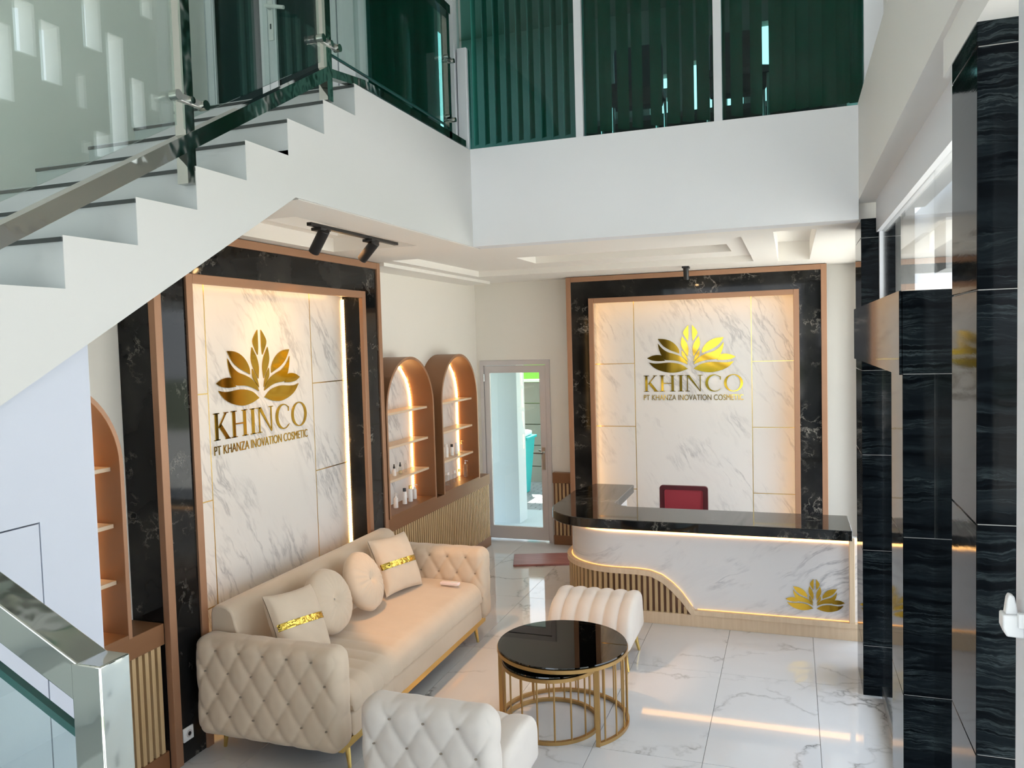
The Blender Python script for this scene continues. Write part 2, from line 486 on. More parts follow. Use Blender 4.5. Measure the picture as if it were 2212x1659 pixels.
smesh('wall_front', w, 'wall', 'white wall with the tall opening behind the viewer')
smesh('roof', MB().box(-.3, 4.7, -3.2, 9.3, 6.0, 6.2), 'ceil', 'white ceiling over the double height hall')

# facade above the beam with slot openings
slots = [(3.97, 4.11, 4.08, 4.59), (4.15, 4.30, 4.44, 4.80), (4.35, 4.50, 4.30, 4.72), (4.73, 4.88, 4.66, 5.05),
         (4.64, 4.71, 4.19, 4.44), (4.94, 5.09, 3.89, 4.84), (5.16, 5.29, 4.17, 4.56), (5.36, 5.44, 4.36, 4.49),
         (5.31, 5.42, 5.10, 5.26), (4.78, 4.92, 3.86, 4.05), (4.66, 4.73, 3.86, 3.95)]
rs = random.Random(3)
for k in range(26):
    y = -2.6+k*.25+rs.uniform(0, .08); z = rs.uniform(4.0, 5.2)
    if y < 3.75: slots.append((y, y+.14, z, min(5.7, z+rs.choice((.2, .4, .7)))))
for k in range(9):
    y = 4.0+k*.16; slots.append((round(y, 3), round(y+.10, 3), 5.32+.05*(k % 2), 5.5+.08*(k % 3)))
w = MB(); holed(w, (-3.0, 9.0), (3.78, 6.0), slots, 4.10, 4.25, 'x')
smesh('wall_facade', w, 'wall', 'white upper facade wall pierced by narrow slots')
wo = MB(); bs = [(1.30, 1.75, 4.55, 4.66), (1.30, 1.36, 4.0, 4.45), (1.42, 1.50, 4.05, 4.45), (1.55, 1.6, 4.0, 4.4),
                 (1.88, 2.02, 4.1, 4.6), (2.12, 2.40, 4.25, 4.95), (2.12, 2.40, 5.05, 5.2), (2.55, 2.78, 4.3, 5.3), (2.64, 2.72, 3.85, 4.2),
                 (2.93, 3.10, 4.1, 4.55), (2.93, 3.10, 4.7, 5.5), (3.2, 3.42, 4.3, 5.6), (3.50, 3.72, 4.35, 5.7), (3.50, 3.72, 3.8, 4.0), (3.78, 3.86, 3.8, 5.6)]
holed(wo, (-.2, 4.6), (3.7, 6.0), bs, 8.85, 9.0, 'y')
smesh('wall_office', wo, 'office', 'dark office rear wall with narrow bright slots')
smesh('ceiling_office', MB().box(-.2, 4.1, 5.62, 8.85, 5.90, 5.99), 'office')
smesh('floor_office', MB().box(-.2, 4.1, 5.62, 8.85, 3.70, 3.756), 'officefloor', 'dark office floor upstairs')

# ================================================================== MEZZANINE, CEILING
smesh('mezzanine_fascia', MB().box(1.363, 3.955, 5.46, 5.62, 3.06, 3.762), 'slab', 'white fascia band below the office windows')
c = MB(); holed(c, (.0, 1.34), (3.30, 5.62), [(.36, 1.04, 3.71, 5.19)], 3.06, 3.16, 'z')
smesh('ceiling', c, 'ceil', 'white dropped ceiling with light coves')
c = MB(); holed(c, (.0, 1.34), (3.30, 5.62), [(.46, .95, 3.81, 5.09)], 3.16, 3.26, 'z'); c.box(0, 1.34, 3.86, 5.62, 3.26, 3.7)
smesh('ceiling', c, 'ceil')
c = MB(); holed(c, (.0, 4.19), (5.62, 8.865), [(.42, 3.22, 5.98, 7.95), (3.44, 3.72, 5.80, 8.09)], 3.06, 3.12, 'z')
smesh('ceiling', c, 'ceil')
c = MB(); holed(c, (.0, 4.19), (5.62, 8.865), [(1.2, 3.05, 6.9, 7.5), (3.44, 3.72, 5.80, 8.09)], 3.12, 3.24, 'z'); c.box(0, 4.19, 5.62, 8.865, 3.24, 3.70)
smesh('ceiling', c, 'ceil')
smesh('trim_1', MB().box(.0, .30, 6.07, 8.60, 3.03, 3.06), 'ceil', 'shallow ceiling step along the left wall')

# right hand beam and its window head
smesh('beam', MB().box(3.955, 4.40, -3, 6.0, 3.18, 3.78), 'wall', 'white beam over the entrance glazing')
smesh('beam', MB().box(3.97, 4.40, -3, 2.62, 3.075, 3.18), 'wall')

# ================================================================== STAIRS
st = struct('staircase', 'white staircase climbing to the office with grey risers')
NY, NZ, DY, DZ = 1.951, 2.733, .3125, .1705
def nose(i): return NY+DY*i, NZ+DZ*i
poly = []
for i in range(-5, 7):
    y, z = nose(i); poly += [(y, z-DZ), (y, z)]
poly += [(5.46, 3.756), (5.62, 3.756), (5.62, 3.06), (3.245, 3.06)]
yb = poly[0][0]; poly += [(yb, 3.06-.554*(3.245-yb))]
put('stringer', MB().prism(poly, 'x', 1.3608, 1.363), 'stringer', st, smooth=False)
def under(y): return 3.06-.554*(3.245-y)
for i in range(-5, 7):
    y, z = nose(i); y2 = y+DY if i < 6 else 5.46
    lo = max(under(y), 1.0) if i < 4 else 3.27
    p = [(y, z-DZ-.001), (y, z), (y2, z), (y2, 3.27 if i >= 4 else under(y2)), (y, lo)]
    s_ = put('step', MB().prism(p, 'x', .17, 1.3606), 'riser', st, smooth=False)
    put('nosing', MB().box(.17, 1.362, y-.006, y+.012, z-.020, z-.006), 'nosing', s_)
# lower landing and flight that carry the newel (below the frame)
put('landing', MB().box(2.30, 3.95, -1.0, 1.16, .70, .83), 'riser', st)
put('landing', MB().box(.17, 1.34, -1.0, .39, 1.50, 1.70), 'riser', st)
for i in range(5):
    put('step', MB().box(2.10-i*.2, 2.30-i*.2, -1.0, 1.16, .55+.17*i, 1.0+.17*i), 'riser', st)
put('pier', MB().box(2.2, 3.95, -1.0, -.6, 0, .70), 'slab', st)

# closet wall under the stair
cl = struct('wall_closet', 'pale bluish closet wall under the stair')
p1 = [(1.826, 0), (2.04, 0), (2.04, under(2.04)+.02), (1.826, under(1.826)+.02)]
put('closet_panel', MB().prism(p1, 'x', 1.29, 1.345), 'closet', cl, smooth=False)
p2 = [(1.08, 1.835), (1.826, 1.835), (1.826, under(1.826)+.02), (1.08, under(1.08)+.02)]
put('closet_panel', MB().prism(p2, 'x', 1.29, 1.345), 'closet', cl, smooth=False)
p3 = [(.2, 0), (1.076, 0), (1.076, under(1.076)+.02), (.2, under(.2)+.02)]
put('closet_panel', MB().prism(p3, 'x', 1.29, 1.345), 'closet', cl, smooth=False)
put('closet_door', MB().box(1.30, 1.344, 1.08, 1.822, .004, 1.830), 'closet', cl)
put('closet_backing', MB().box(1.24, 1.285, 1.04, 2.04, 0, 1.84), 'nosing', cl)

# ================================================================== FEATURE WALL PANELS
def lotus_polys():
    # left half pieces traced from the sign (sign units, x right, y up), mirrored about 963
    L = [
        [(951, 557), (930, 580), (915, 607), (926, 634), (946, 665), (951, 630)],
        [(908, 632), (901, 660), (900, 690), (915, 725), (944, 768), (950, 720), (940, 680), (922, 652)],
        [(904, 724), (903, 740), (906, 762), (925, 785), (946, 806), (938, 775), (922, 746)],
        [(744, 645), (790, 648), (830, 662), (862, 686), (885, 720), (887, 747), (862, 737), (820, 720), (782, 696), (760, 670)],
        [(744, 676), (750, 715), (764, 752), (782, 782), (800, 790), (850, 793), (895, 803), (944, 822), (930, 795), (895, 766), (850, 748), (806, 734), (770, 708)],
        [(668, 775), (700, 760), (735, 754), (766, 758), (778, 778), (792, 794), (745, 796), (700, 790)],
        [(680, 804), (705, 832), (740, 854), (790, 870), (840, 876), (895, 868), (944, 851), (905, 824), (860, 811), (810, 807), (755, 811), (715, 811)],
    ]
    out = []
    for p in L:
        out.append([(x-963, -(y-555)) for x, y in p]); out.append([(963-x, -(y-555)) for x, y in p][::-1])
    return out

def smooth_poly(p, k=3):
    # rounded sides, sharp turns kept
    n = len(p); res = []
    for i in range(n):
        a, b, c, d = p[i-1], p[i], p[(i+1) % n], p[(i+2) % n]
        def sharp(q, r, s):
            v1 = (r[0]-q[0], r[1]-q[1]); v2 = (s[0]-r[0], s[1]-r[1])
            l = math.hypot(*v1)*math.hypot(*v2)
            return l < 1e-9 or (v1[0]*v2[0]+v1[1]*v2[1])/l < .45
        a2 = b if sharp(a, b, c) else a; d2 = c if sharp(b, c, d) else d
        for t in range(k):
            u = t/k
            res.append(tuple(.5*((2*b[m])+(-a2[m]+c[m])*u+(2*a2[m]-5*b[m]+4*c[m]-d2[m])*u*u+(-a2[m]+3*b[m]-3*c[m]+d2[m])*u**3) for m in (0, 1)))
    return res

def letter_shapes(ch):
    T, t, s = .155, .05, .035   # thick stem, thin stroke, serif height
    R = lambda a, b, c, d: [(a, c), (b, c), (b, d), (a, d)]
    def serif(cx, w, top): return R(cx-w/2, cx+w/2, 1-s, 1) if top else R(cx-w/2, cx+w/2, 0, s)
    if ch == 'I': return .34, [R(.095, .245, 0, 1), serif(.17, .34, 1), serif(.17, .34, 0)], []
    if ch == 'H':
        return 1.0, [R(.10, .25, 0, 1), R(.75, .90, 0, 1), R(.25, .75, .48, .53), serif(.175, .34, 1), serif(.175, .34, 0), serif(.825, .34, 1), serif(.825, .34, 0)], []
    if ch == 'K':
        return .92, [R(.09, .24, 0, 1), serif(.165, .33, 1), serif(.165, .33, 0), [(.24, .45), (.32, .45), (.76, .97), (.68, .97)],
                     [(.30, .49), (.42, .60), (.90, .02), (.70, .02)], R(.60, .86, 1-s, 1), R(.64, .95, 0, s)], []
    if ch == 'N':
        return 1.08, [R(.13, .18, 0, .96), R(.90, .95, .05, 1), [(.10, 1), (.27, 1), (.95, 0), (.90, 0)], R(.0, .25, 1-s, 1), R(.02, .29, 0, s), R(.79, 1.06, 1-s, 1)], []
    if ch == 'O':
        o = [(.53+.53*math.cos(2*PI*k/36), .5+.52*math.sin(2*PI*k/36)) for k in range(36)]
        i = [(.53+.385*math.cos(2*PI*k/36), .5+.475*math.sin(2*PI*k/36)) for k in range(36)]
        return 1.06, [], [(o, i, True)]
    if ch == 'C':
        an = [math.radians(42+276*k/30) for k in range(31)]
        o = [(.53+.53*math.cos(a), .5+.52*math.sin(a)) for a in an]
        i = [(.585+.43*math.cos(a)*(.98), .5+.475*math.sin(a)) for a in an]
        i[0] = (o[0][0]+.02, o[0][1]-.02); i[-1] = (o[-1][0]+.02, o[-1][1]+.02)
        return .95, [R(.885, .925, .70, .90)], [(o, i, False)]

def build_sign(root, to_world, scale, text=True):
    """to_world(h, z, d): sign units -> world; pieces are thin gold acrylic plates"""
    def plate(name, polys, rings, d0, d1):
        mb = MB()
        for p in polys:
            n = len(p); v = [to_world(a, b, d0) for a, b in p]+[to_world(a, b, d1) for a, b in p]
            mb.add(v, [tuple(range(n))[::-1], tuple(range(n, 2*n))]+[(i, (i+1) % n, n+(i+1) % n, n+i) for i in range(n)])
        for o, i_, cl_ in rings:
            n = len(o); v = [to_world(a, b, d) for d in (d0, d1) for q in (o, i_) for a, b in q]; f = []
            for i in range(n if cl_ else n-1):
                j = (i+1) % n
                f += [(i, j, n+j, n+i), (2*n+i, 3*n+i, 3*n+j, 2*n+j), (i, 2*n+i, 2*n+j, j), (n+i, n+j, 3*n+j, 3*n+i)]
            if not cl_: f += [(0, n, 3*n, 2*n), (n-1, 3*n-1, 4*n-1, 2*n-1)]
            mb.add(v, f)
        return put(name, mb, 'gold', root, smooth=False)
    for p in lotus_polys(): plate('petal', [smooth_poly(p)], [], 0, .006/scale)
    if not text: return
    H = 110.0; base = -(1003-555)
    for ch, x0, x1 in (('K', 642, 740), ('H', 750, 858), ('I', 876, 914), ('N', 922, 1042), ('C', 1058, 1162), ('O', 1180, 1303)):
        wd, ps, rg = letter_shapes(ch); k = (x1-x0)/wd
        f = lambda q: [(x0-963+a*k, base+b*H) for a, b in q]
        plate('letter', [f(p) for p in ps], [(f(o), f(i), c_) for o, i, c_ in rg], 0, .006/scale)
    cu = bpy.data.curves.new('tagline', 'FONT'); cu.body = 'PT KHANZA INOVATION COSMETIC'; cu.size = 1.0; cu.extrude = 0
    cu.offset = -.004
    to = bpy.data.objects.new('tagline', cu); COL.objects.link(to)
    dg = bpy.context.evaluated_depsgraph_get(); dg.update()
    me = to.evaluated_get(dg).to_mesh()
    xs = [v.co.x for v in me.vertices]; ys = [v.co.y for v in me.vertices]
    sx, sy = (1305-640)/(max(xs)-min(xs)), 37.0/(max(ys)-min(ys))
    V = [((v.co.x-min(xs))*sx+640-963, (v.co.y-min(ys))*sy-(1062-555)) for v in me.vertices]; F = [tuple(p.vertices) for p in me.polygons]
    bpy.data.objects.remove(to, do_unlink=True)
    n = len(V); mb = MB(); d1 = .004/scale
    mb.add([to_world(a, b, d1) for a, b in V], F); mb.add([to_world(a, b, 0) for a, b in V], [f[::-1] for f in F])
    cnt = {}
    for f in F:
        for i in range(len(f)):
            e = (f[i], f[(i+1) % len(f)]); cnt[frozenset(e)] = cnt.get(frozenset(e), 0)+1
    side = [tuple(e) for e, c_ in cnt.items() if c_ == 1]
    mb.add([to_world(*V[i], d) for d in (0, d1) for i in range(n)], [(a, b, n+b, n+a) for a, b in side])
    put('tagline', mb, 'gold', root, smooth=False)

def feature_panel(name, label, W, h0, h1, i0, i1, ztop, zin, front, back, dv, jz, loc, corner=False):
    root = thing(name, label, 'wall panel', loc)
    def bx(part, mat, a, b, d0, d1, z0, z1, **kw):
        p, q = W(a, d0), W(b, d1)
        return put(part, MB().box(min(p[0], q[0]), max(p[0], q[0]), min(p[1], q[1]), max(p[1], q[1]), z0, z1), mat, root, **kw)
    t = .055
    bx('marble_border', 'bmarble', h0+t, i0, .002, front, 0, zin)
    bx('marble_border', 'bmarble', i1, h1-t, .002, front, 0, zin)
    bx('marble_border', 'bmarble', h0+t, h1-t, .002, front, zin, ztop-t)
    bx('side_panel', 'bmarble', h0, h0+t, .002, front-.03, 0, ztop-.01); bx('side_panel', 'bmarble', h1-t, h1, .002, front-.03, 0, ztop-.01)
    f2 = front+.014
    bx('outer_trim', 'rose', h0, h0+t, front-.03, f2, 0, ztop, bevel=.003); bx('outer_trim', 'rose', h1-t, h1, front-.03, f2, 0, ztop, bevel=.003)
    bx('outer_trim', 'rose', h0+t, h1-t, front-.03, f2, ztop-t, ztop, bevel=.003)
    bx('inner_trim', 'rose', i0-.012, i0+t-.012, front-.02, f2, 0, zin+t-.025, bevel=.003); bx('inner_trim', 'rose', i1-t+.012, i1+.012, front-.02, f2, 0, zin+t-.025, bevel=.003)
    bx('inner_trim', 'rose', i0+t-.012, i1-t+.012, front-.02, f2, zin-.025, zin+t-.025, bevel=.003)
    g = .003
    bx('marble_panel', 'wmarble', dv[0]+g, dv[1]-g, .012, back, 0, zin)
    zs = [0]+sorted(jz)+[zin]
    for k in range(len(zs)-1):
        bx('marble_panel', 'wmarble', i0, dv[0]-g, .012, back, zs[k]+g, zs[k+1]-g); bx('marble_panel', 'wmarble', dv[1]+g, i1, .012, back, zs[k]+g, zs[k+1]-g)
    for d in dv: bx('brass_strip', 'brass', d-g*1.3, d+g*1.3, .012, back+.001, 0, zin)
    for z in jz:
        bx('brass_strip', 'brass', i0, dv[0]-g, .012, back+.001, z-g*1.3, z+g*1.3); bx('brass_strip', 'brass', dv[1]+g, i1, .012, back+.001, z-g*1.3, z+g*1.3)
    bx('backing', 'black', i0, i1, .002, .011, 0, zin)
    e = .013; q = front-.045
    if corner: bx('led_strip', 'led', i1-e, i1, back+.002, back+e, .05, zin-.03)
    else: bx('led_strip', 'ledh', i1-e, i1-.001, q, q+.012, .05, zin-.03)
    bx('led_strip', 'ledh', i0+.001, i0+e, q, q+.012, .05, zin-.03)
    bx('led_strip', 'ledh', i0+e, i1-e, q, q+.012, zin-e, zin-.001)
    return root

LP = feature_panel('feature_panel', 'tall black and white marble panel behind the sofa, lit by warm strips', lambda h, d: (d, h),
                   3.49, 6.063, 3.756, 5.793, 3.055, 2.775, .25, .05, (4.137, 5.31), (.72, 1.40, 2.082), (0.0, 4.78, 0), True)
BP = feature_panel('feature_panel', 'black framed marble panel on the end wall behind the reception counter', lambda h, d: (h, 8.865-d),
                   1.194, 3.889, 1.457, 3.616, 3.055, 2.785, .255, .06, (1.907, 3.153), (.68, 1.385, 2.085), (2.54, 8.865, 0))
sg = thing('logo_sign', 'gold KHINCO sign with lotus leaves on the marble above the sofa', 'sign', (.05, 4.69, 2.0))
_s = .00160
build_sign(sg, lambda a, b, d: (.051+d*_s, 4.675+a*.00157, 2.494+b*.001608), _s)
sg = thing('logo_sign', 'gold KHINCO sign with lotus leaves on the wall behind the reception counter', 'sign', (2.52, 8.80, 2.0))
build_sign(sg, lambda a, b, d: (2.52+a*.001597, 8.804-d*_s, 2.495+b*.001615), _s)

# ================================================================== DISPLAY NICHES
def niche(y0, label):
    w_, r = .97, .485; yc = y0+r; zs, z0, X = 1.765, .85, .25
    root = thing('display_niche', label, 'niche', (0, yc, z0), 'arched display niches on the left wall')
    def outline(rr):
        p = [(yc-rr, z0)]+[(yc-rr*math.cos(PI*k/28), zs+rr*math.sin(PI*k/28)) for k in range(29)]+[(yc+rr, z0)]
        return p
    put('arch_frame', MB().ring(outline(r), outline(r-.022), 'x', 0, X), 'brown', root)
    put('arch_edge', MB().ring(outline(r+.001), outline(r-.023), 'x', X, X+.004), 'rose', root)
    put('bottom_board', MB().box(0, X+.002, y0+.022, y0+w_-.022, z0, z0+.022), 'brown', root)
    put('back_panel', MB().prism(outline(r-.022), 'x', .001, .012), 'wmarble', root, smooth=False)
    for z in (1.15, 1.45, 1.75):
        put('shelf', MB().box(.012, .19, y0+.022, y0+w_-.022, z-.011, z+.011), 'shelf', root, bevel=.002)
    q = outline(r-.032)
    put('led_strip', MB().tube([(.02, a, max(b, z0+.03)) for a, b in q], .0065, 6, up=(1, 0, 0)), 'led', root)
    return root
niche(6.105, 'arched niche beside the feature panel, left of the pair with lit shelves')
niche(7.255, 'arched niche next to the garden door, right of the pair with lit shelves')
niche(2.262, 'arched niche half hidden behind the closet wall at far left')

# ================================================================== SLATTED WAINSCOT
def wainscot(label, W, h0, h1, depth, pitch, cap, loc, zc=.72, zt=.84):
    root = thing('slatted_wainscot', label, 'wainscot', loc, 'slatted wainscots along the walls')
    def bx(part, mat, a, b, d0, d1, z0, z1, **kw):
        p, q = W(a, d0), W(b, d1)
        return put(part, MB().box(min(p[0], q[0]), max(p[0], q[0]), min(p[1], q[1]), max(p[1], q[1]), z0, z1), mat, root, **kw)
    bx('backing_board', 'roseside', h0, h1, 0, depth, .001, zc)
    bx('cap_rail', 'brown', h0, h1, 0, depth+.03, zc, zt, bevel=.003)
    bx('base_rail', 'brown', h0, h1, depth, depth+.026, .001, .11, bevel=.003)
    n = int((h1-h0)/pitch); off = (h1-h0-n*pitch)/2
    me = None
    for k in range(n):
        a = h0+off+k*pitch+pitch*.22
        if me is None:
            s0 = bx('slat', 'slat', a, a+pitch*.56, depth, depth+.022, .11, zc, smooth=False); me = s0.data; p0 = W(a, 0)
        else:
            p1_ = W(a, 0); piece('slat', me, root, (p1_[0]-p0[0], p1_[1]-p0[1], 0))
wainscot('slatted wood wainscot under the two lit niches', lambda h, d: (d, h), 6.07, 8.60, .195, .045, 0, (0, 7.3, 0))
wainscot('slatted wood wainscot at far left beside the steel newel post', lambda h, d: (d, h), 2.06, 3.485, .195, .045, 0, (0, 2.8, 0))
wainscot('short slatted wood wainscot between garden door and reception panel', lambda h, d: (h, 8.865-d), .93, 1.19, .05, .045, 0, (1.06, 8.865, 0))

# ================================================================== GARDEN DOOR
d1 = struct('door_1', 'grey framed glass door to the yard')
def bxp(name, mat, parent, *a, **kw): return put(name, MB().box(*a), mat, parent, **kw)
bxp('door_frame', 'greyalu', d1, .042, .085, 8.85, 8.95, 0, 2.148); bxp('door_frame', 'greyalu', d1, .855, .905, 8.85, 8.95, 0, 2.148)
bxp('door_frame', 'greyalu', d1, .085, .855, 8.85, 8.95, 2.09, 2.148)
lf = MB(); holed(lf, (.09, .85), (.02, 2.085), [(.155, .775, .17, 2.0)], 8.865, 8.905, 'y')
leaf = put('door_leaf', lf, 'greyalu', d1, bevel=.003)
put('glass_pane', MB().box(.15, .78, 8.882, 8.888, .165, 2.005), 'clear', leaf)
put('lock_plate', MB().box(.79, .825, 8.858, 8.866, .86, 1.12), 'steel', leaf)
put('handle', MB().tube([(.807, 8.86, 1.06), (.807, 8.81, 1.06), (.70, 8.81, 1.06)], .011, 8), 'chrome', leaf)
put('handle', MB().tube([(.807, 8.905, 1.06), (.807, 8.955, 1.06), (.72, 8.955, 1.07)], .011, 8), 'chrome', leaf)
for z in (.45, 1.9): put('hinge', MB().cyl((.088, 8.855, z), (.088, 8.855, z+.09), .008, 8), 'steel', d1)

# ================================================================== RECEPTION COUNTER
rc = thing('reception_counter', 'curved marble fronted reception counter with a wavy slatted wood base', 'counter', (2.8, 6.8, 0))
CX, CY, RR = 2.15, 7.03, .5
def path(s, off=0.0):      # s: arc length from the start of the straight front (positive to the right)
    r = RR+off
    if s >= 0: return (CX+s, CY-r)
    a = -s/RR
    if a <= PI/2: return (CX-r*math.sin(a), CY-r*math.cos(a))
    return (CX-r, CY+(a-PI/2)*RR)
S0, S1 = -(PI/2*RR+.75), 1.87
ss = [S0, -(PI/2*RR)]+[-(PI/2*RR)*(1-k/18) for k in range(1, 19)]+[S1*k/24 for k in range(1, 25)]
def wall_strip(sl, zlo, zhi, o0, o1):
    n = len(sl); v = []
    for s in sl:
        a = path(s, o0); b = path(s, o1); lo, hi = zlo(s), zhi(s)
        v += [(a[0], a[1], lo), (a[0], a[1], hi), (b[0], b[1], hi), (b[0], b[1], lo)]
    f = []
    for i in range(n-1):
        for k in range(4): f.append((i*4+k, i*4+(k+1) % 4, (i+1)*4+(k+1) % 4, (i+1)*4+k))
    f += [(0, 3, 2, 1), ((n-1)*4, (n-1)*4+1, (n-1)*4+2, (n-1)*4+3)]
    return MB().add(v, f)
def curve_z(s):            # top edge of the wooden wave
    pts = [(-9, .452), (-.1, .446), (.17, .447), (.284, .439), (.383, .405), (.466, .346), (.534, .28), (.588, .206), (.635, .139)]
    for (a, za), (b, zb) in zip(pts, pts[1:]):
        if s <= b:
            u = max(0, (s-a)/(b-a)); return za+(zb-za)*u
    return .139
fine = [S0, -(PI/2*RR)]+[-(PI/2*RR)*(1-k/18) for k in range(1, 19)]+[.02*k for k in range(1, 33)]
put('marble_front', wall_strip(ss, lambda s: .0, lambda s: .79, -.05, 0.0), 'cmarble', rc)
put('base_board', wall_strip(ss, lambda s: .001, lambda s: .10, 0.0, .03), 'lwood', rc)
put('wave_trim', wall_strip(fine, lambda s: max(curve_z(s)-.042-.03*max(0, min(1, (s-.3)/.2)), .10), curve_z, 0.0, .05), 'lwood', rc)
put('bottom_trim', wall_strip([.62+.06*k for k in range(22)], lambda s: .10, lambda s: .139, 0.0, .045), 'lwood', rc, bevel=.003)
put('end_trim', wall_strip([1.80, 1.84], lambda s: .139, lambda s: .79, 0.0, .045), 'lwood', rc, bevel=.003)
put('slat_backing', wall_strip(fine[:-2], lambda s: .10, lambda s: max(curve_z(s)-.05, .101), 0.0, .008), 'roseside', rc)
s = S0+.02; me_cache = {}
while s < .60:
    zt = curve_z(s+.012)-.045-.03*max(0, min(1, (s-.3)/.2))
    if zt > .125 and s > -1.2:
        put('slat', wall_strip([s, s+.024], lambda q: .10, lambda q: zt, .008, .034), 'slat', rc, smooth=False)
    s += .047
put('led_strip', wall_strip(ss, lambda s: .748, lambda s: .789, .002, .010), 'led2', rc)  # LED band made taller to include the glow of the lit wood recess
put('led_strip', wall_strip([f_ for f_ in fine if f_ <= .63], lambda s: curve_z(s)+.001, lambda s: curve_z(s)+.004, .002, .010), 'ledsoft', rc)
put('led_strip', wall_strip([.66, 1.80], lambda s: .140, lambda s: .143, .002, .010), 'ledsoft', rc)
ct = thing('countertop', 'black polished stone top of the reception counter', 'countertop', (2.8, 6.9, .79))
R2 = .5; c0 = (2.0, 6.92)
pl = [(3.97, 6.42)]+[(c0[0]-R2*math.sin(PI/2*k/16), c0[1]-R2*math.cos(PI/2*k/16)) for k in range(17)]
pl += [(1.50, 7.62), (1.62, 8.03), (2.02, 8.03), (2.02, 7.10)]+[(2.08, 7.02), (2.16, 6.965)]+[(3.97, 6.965)]
put('stone_top', MB().prism(pl, 'z', .79, .87), 'ctop', ct, bevel=.006)
le = thing('logo_emblem', 'gold lotus emblem on the marble counter front', 'emblem', (3.705, 6.53, .2))
build_sign(le, lambda a, b, d: (3.705+a*.000727, 6.5295-d*.00073, .456+b*.00079), .00073, text=False)
dk = thing('drawer_cabinet', 'white drawer cabinet under the counter return', 'cabinet', (1.85, 7.6, 0))
bxp('body', 'white', dk, 1.72, 1.94, 7.10, 8.00, .0, .786)
for k, (a, b) in enumerate(((7.14, 7.52), (7.54, 7.98))):
    for z0, z1 in ((.05, .38), (.40, .77)):
        dr = bxp('drawer', 'white', dk, 1.94, 1.956, a, b, z0, z1, bevel=.003)
        put('handle', MB().tube([(1.958, (a+b)/2-.06, z1-.08), (1.985, (a+b)/2-.05, z1-.08), (1.985, (a+b)/2+.05, z1-.08), (1.958, (a+b)/2+.06, z1-.08)], .006, 6), 'steel', dr)

# office chair
oc = thing('office_chair', 'red mesh backed office chair behind the counter', 'chair', (2.57, 7.6, 0))
def rrect(a, b, c_, d, r, n=5):
    o = []
    for (cx, cy, a0) in ((b-r, d-r, 0), (a+r, d-r, 90), (a+r, c_+r, 180), (b-r, c_+r, 270)):
        for k in range(n+1):
            an = math.radians(a0+90*k/n); o.append((cx+r*math.cos(an), cy+r*math.sin(an)))
    return o
put('back_frame', MB().ring(rrect(2.35, 2.80, .50, .957, .03), rrect(2.395, 2.755, .54, .918, .02), 'y', 7.58, 7.615, True), 'frame_red', oc)
put('back_mesh', MB().prism(rrect(2.39, 2.76, .535, .923, .02), 'y', 7.592, 7.602), 'mesh_red', oc)
put('back_stem', MB().box(2.54, 2.60, 7.55, 7.58, .40, .62), 'black', oc)
put('seat', soft_box((2.575, 7.36, .44), .235, .23, .04, .035, .03), 'mesh_red', oc)
put('gas_post', MB().cyl((2.575, 7.36, .10), (2.575, 7.36, .40), .03, 12), 'black', oc)
for k in range(5):
    a = 2*PI*k/5+.3; ex, ey = 2.575+.27*math.cos(a), 7.36+.27*math.sin(a)
    ar = put('base_arm', MB().tube([(2.575, 7.36, .11), (ex, ey, .075)], [.028, .018], 8), 'black', oc)
    put('caster', MB().cyl((ex-.02*math.sin(a), ey+.02*math.cos(a), .03), (ex+.02*math.sin(a), ey-.02*math.cos(a), .03), .03, 12), 'black', ar)

pk = thing('plank', 'dusty pink wooden plank lying on the floor by the garden door', 'plank', (.98, 8.06, 0))
_q = [(.64, 8.21), (.77, 7.80), (1.44, 8.03), (1.31, 8.44)]
put('board', MB().prism(_q, 'z', .001, .022), 'plank', pk, bevel=.003)

# ================================================================== SOFA
SX0, SX1, SY0, SY1 = .275, 1.235, 3.62, 5.99
so = thing('sofa', 'long cream velvet sofa with button tufted arms on gold legs', 'sofa', (.75, 4.8, 0))
_btn = MB().lathe([(.0, -.004), (.006, -.0035), (.0085, 0), (.006, .0035), (.0, .004)], n=10).mesh('button', 'buttonf')
def add_button(parent, p):
    b = base_of(parent); return piece('button', _btn, parent, (p[0]-b[0], p[1]-b[1], p[2]-b[2]))
def tufted(cx, cy, cz, hx, hy, hz, r, pu, pv, amp, along='x', step=.0105, faces=('top', 'front', 'out')):
    # lattice over the outer face, the top and the inner face, unwrapped round the long axis
    def disp(w, n):
        if along == 'x':
            u = w.x; vt = w.z
            vo = (w.z-hz)          # measured down from the top edge on both faces
            top = w.y
        nx2, ny2, nz2 = n.x*n.x, n.y*n.y, n.z*n.z
        fo = tuft(u, (hz-r)-w.z+.0, pu, pv, amp)
        ft = tuft(u, r*1.2+(hy-abs(w.y))*1.0, pu, pv, amp*.8) if w.z > 0 else 0
        fx = amp*(abs(math.sin(PI*(w.z-hz)/.19))**.5-1)*(1-min(1, abs(w.y)/(hy+.001))**2)-.0
        return ny2*fo+max(0, n.z)**2*(-abs(amp)*.35*(1-abs(math.sin(PI*u/pu))**.5))+nx2*fx*.8
    return soft_box((cx, cy, cz), hx, hy, hz, r, step, disp)
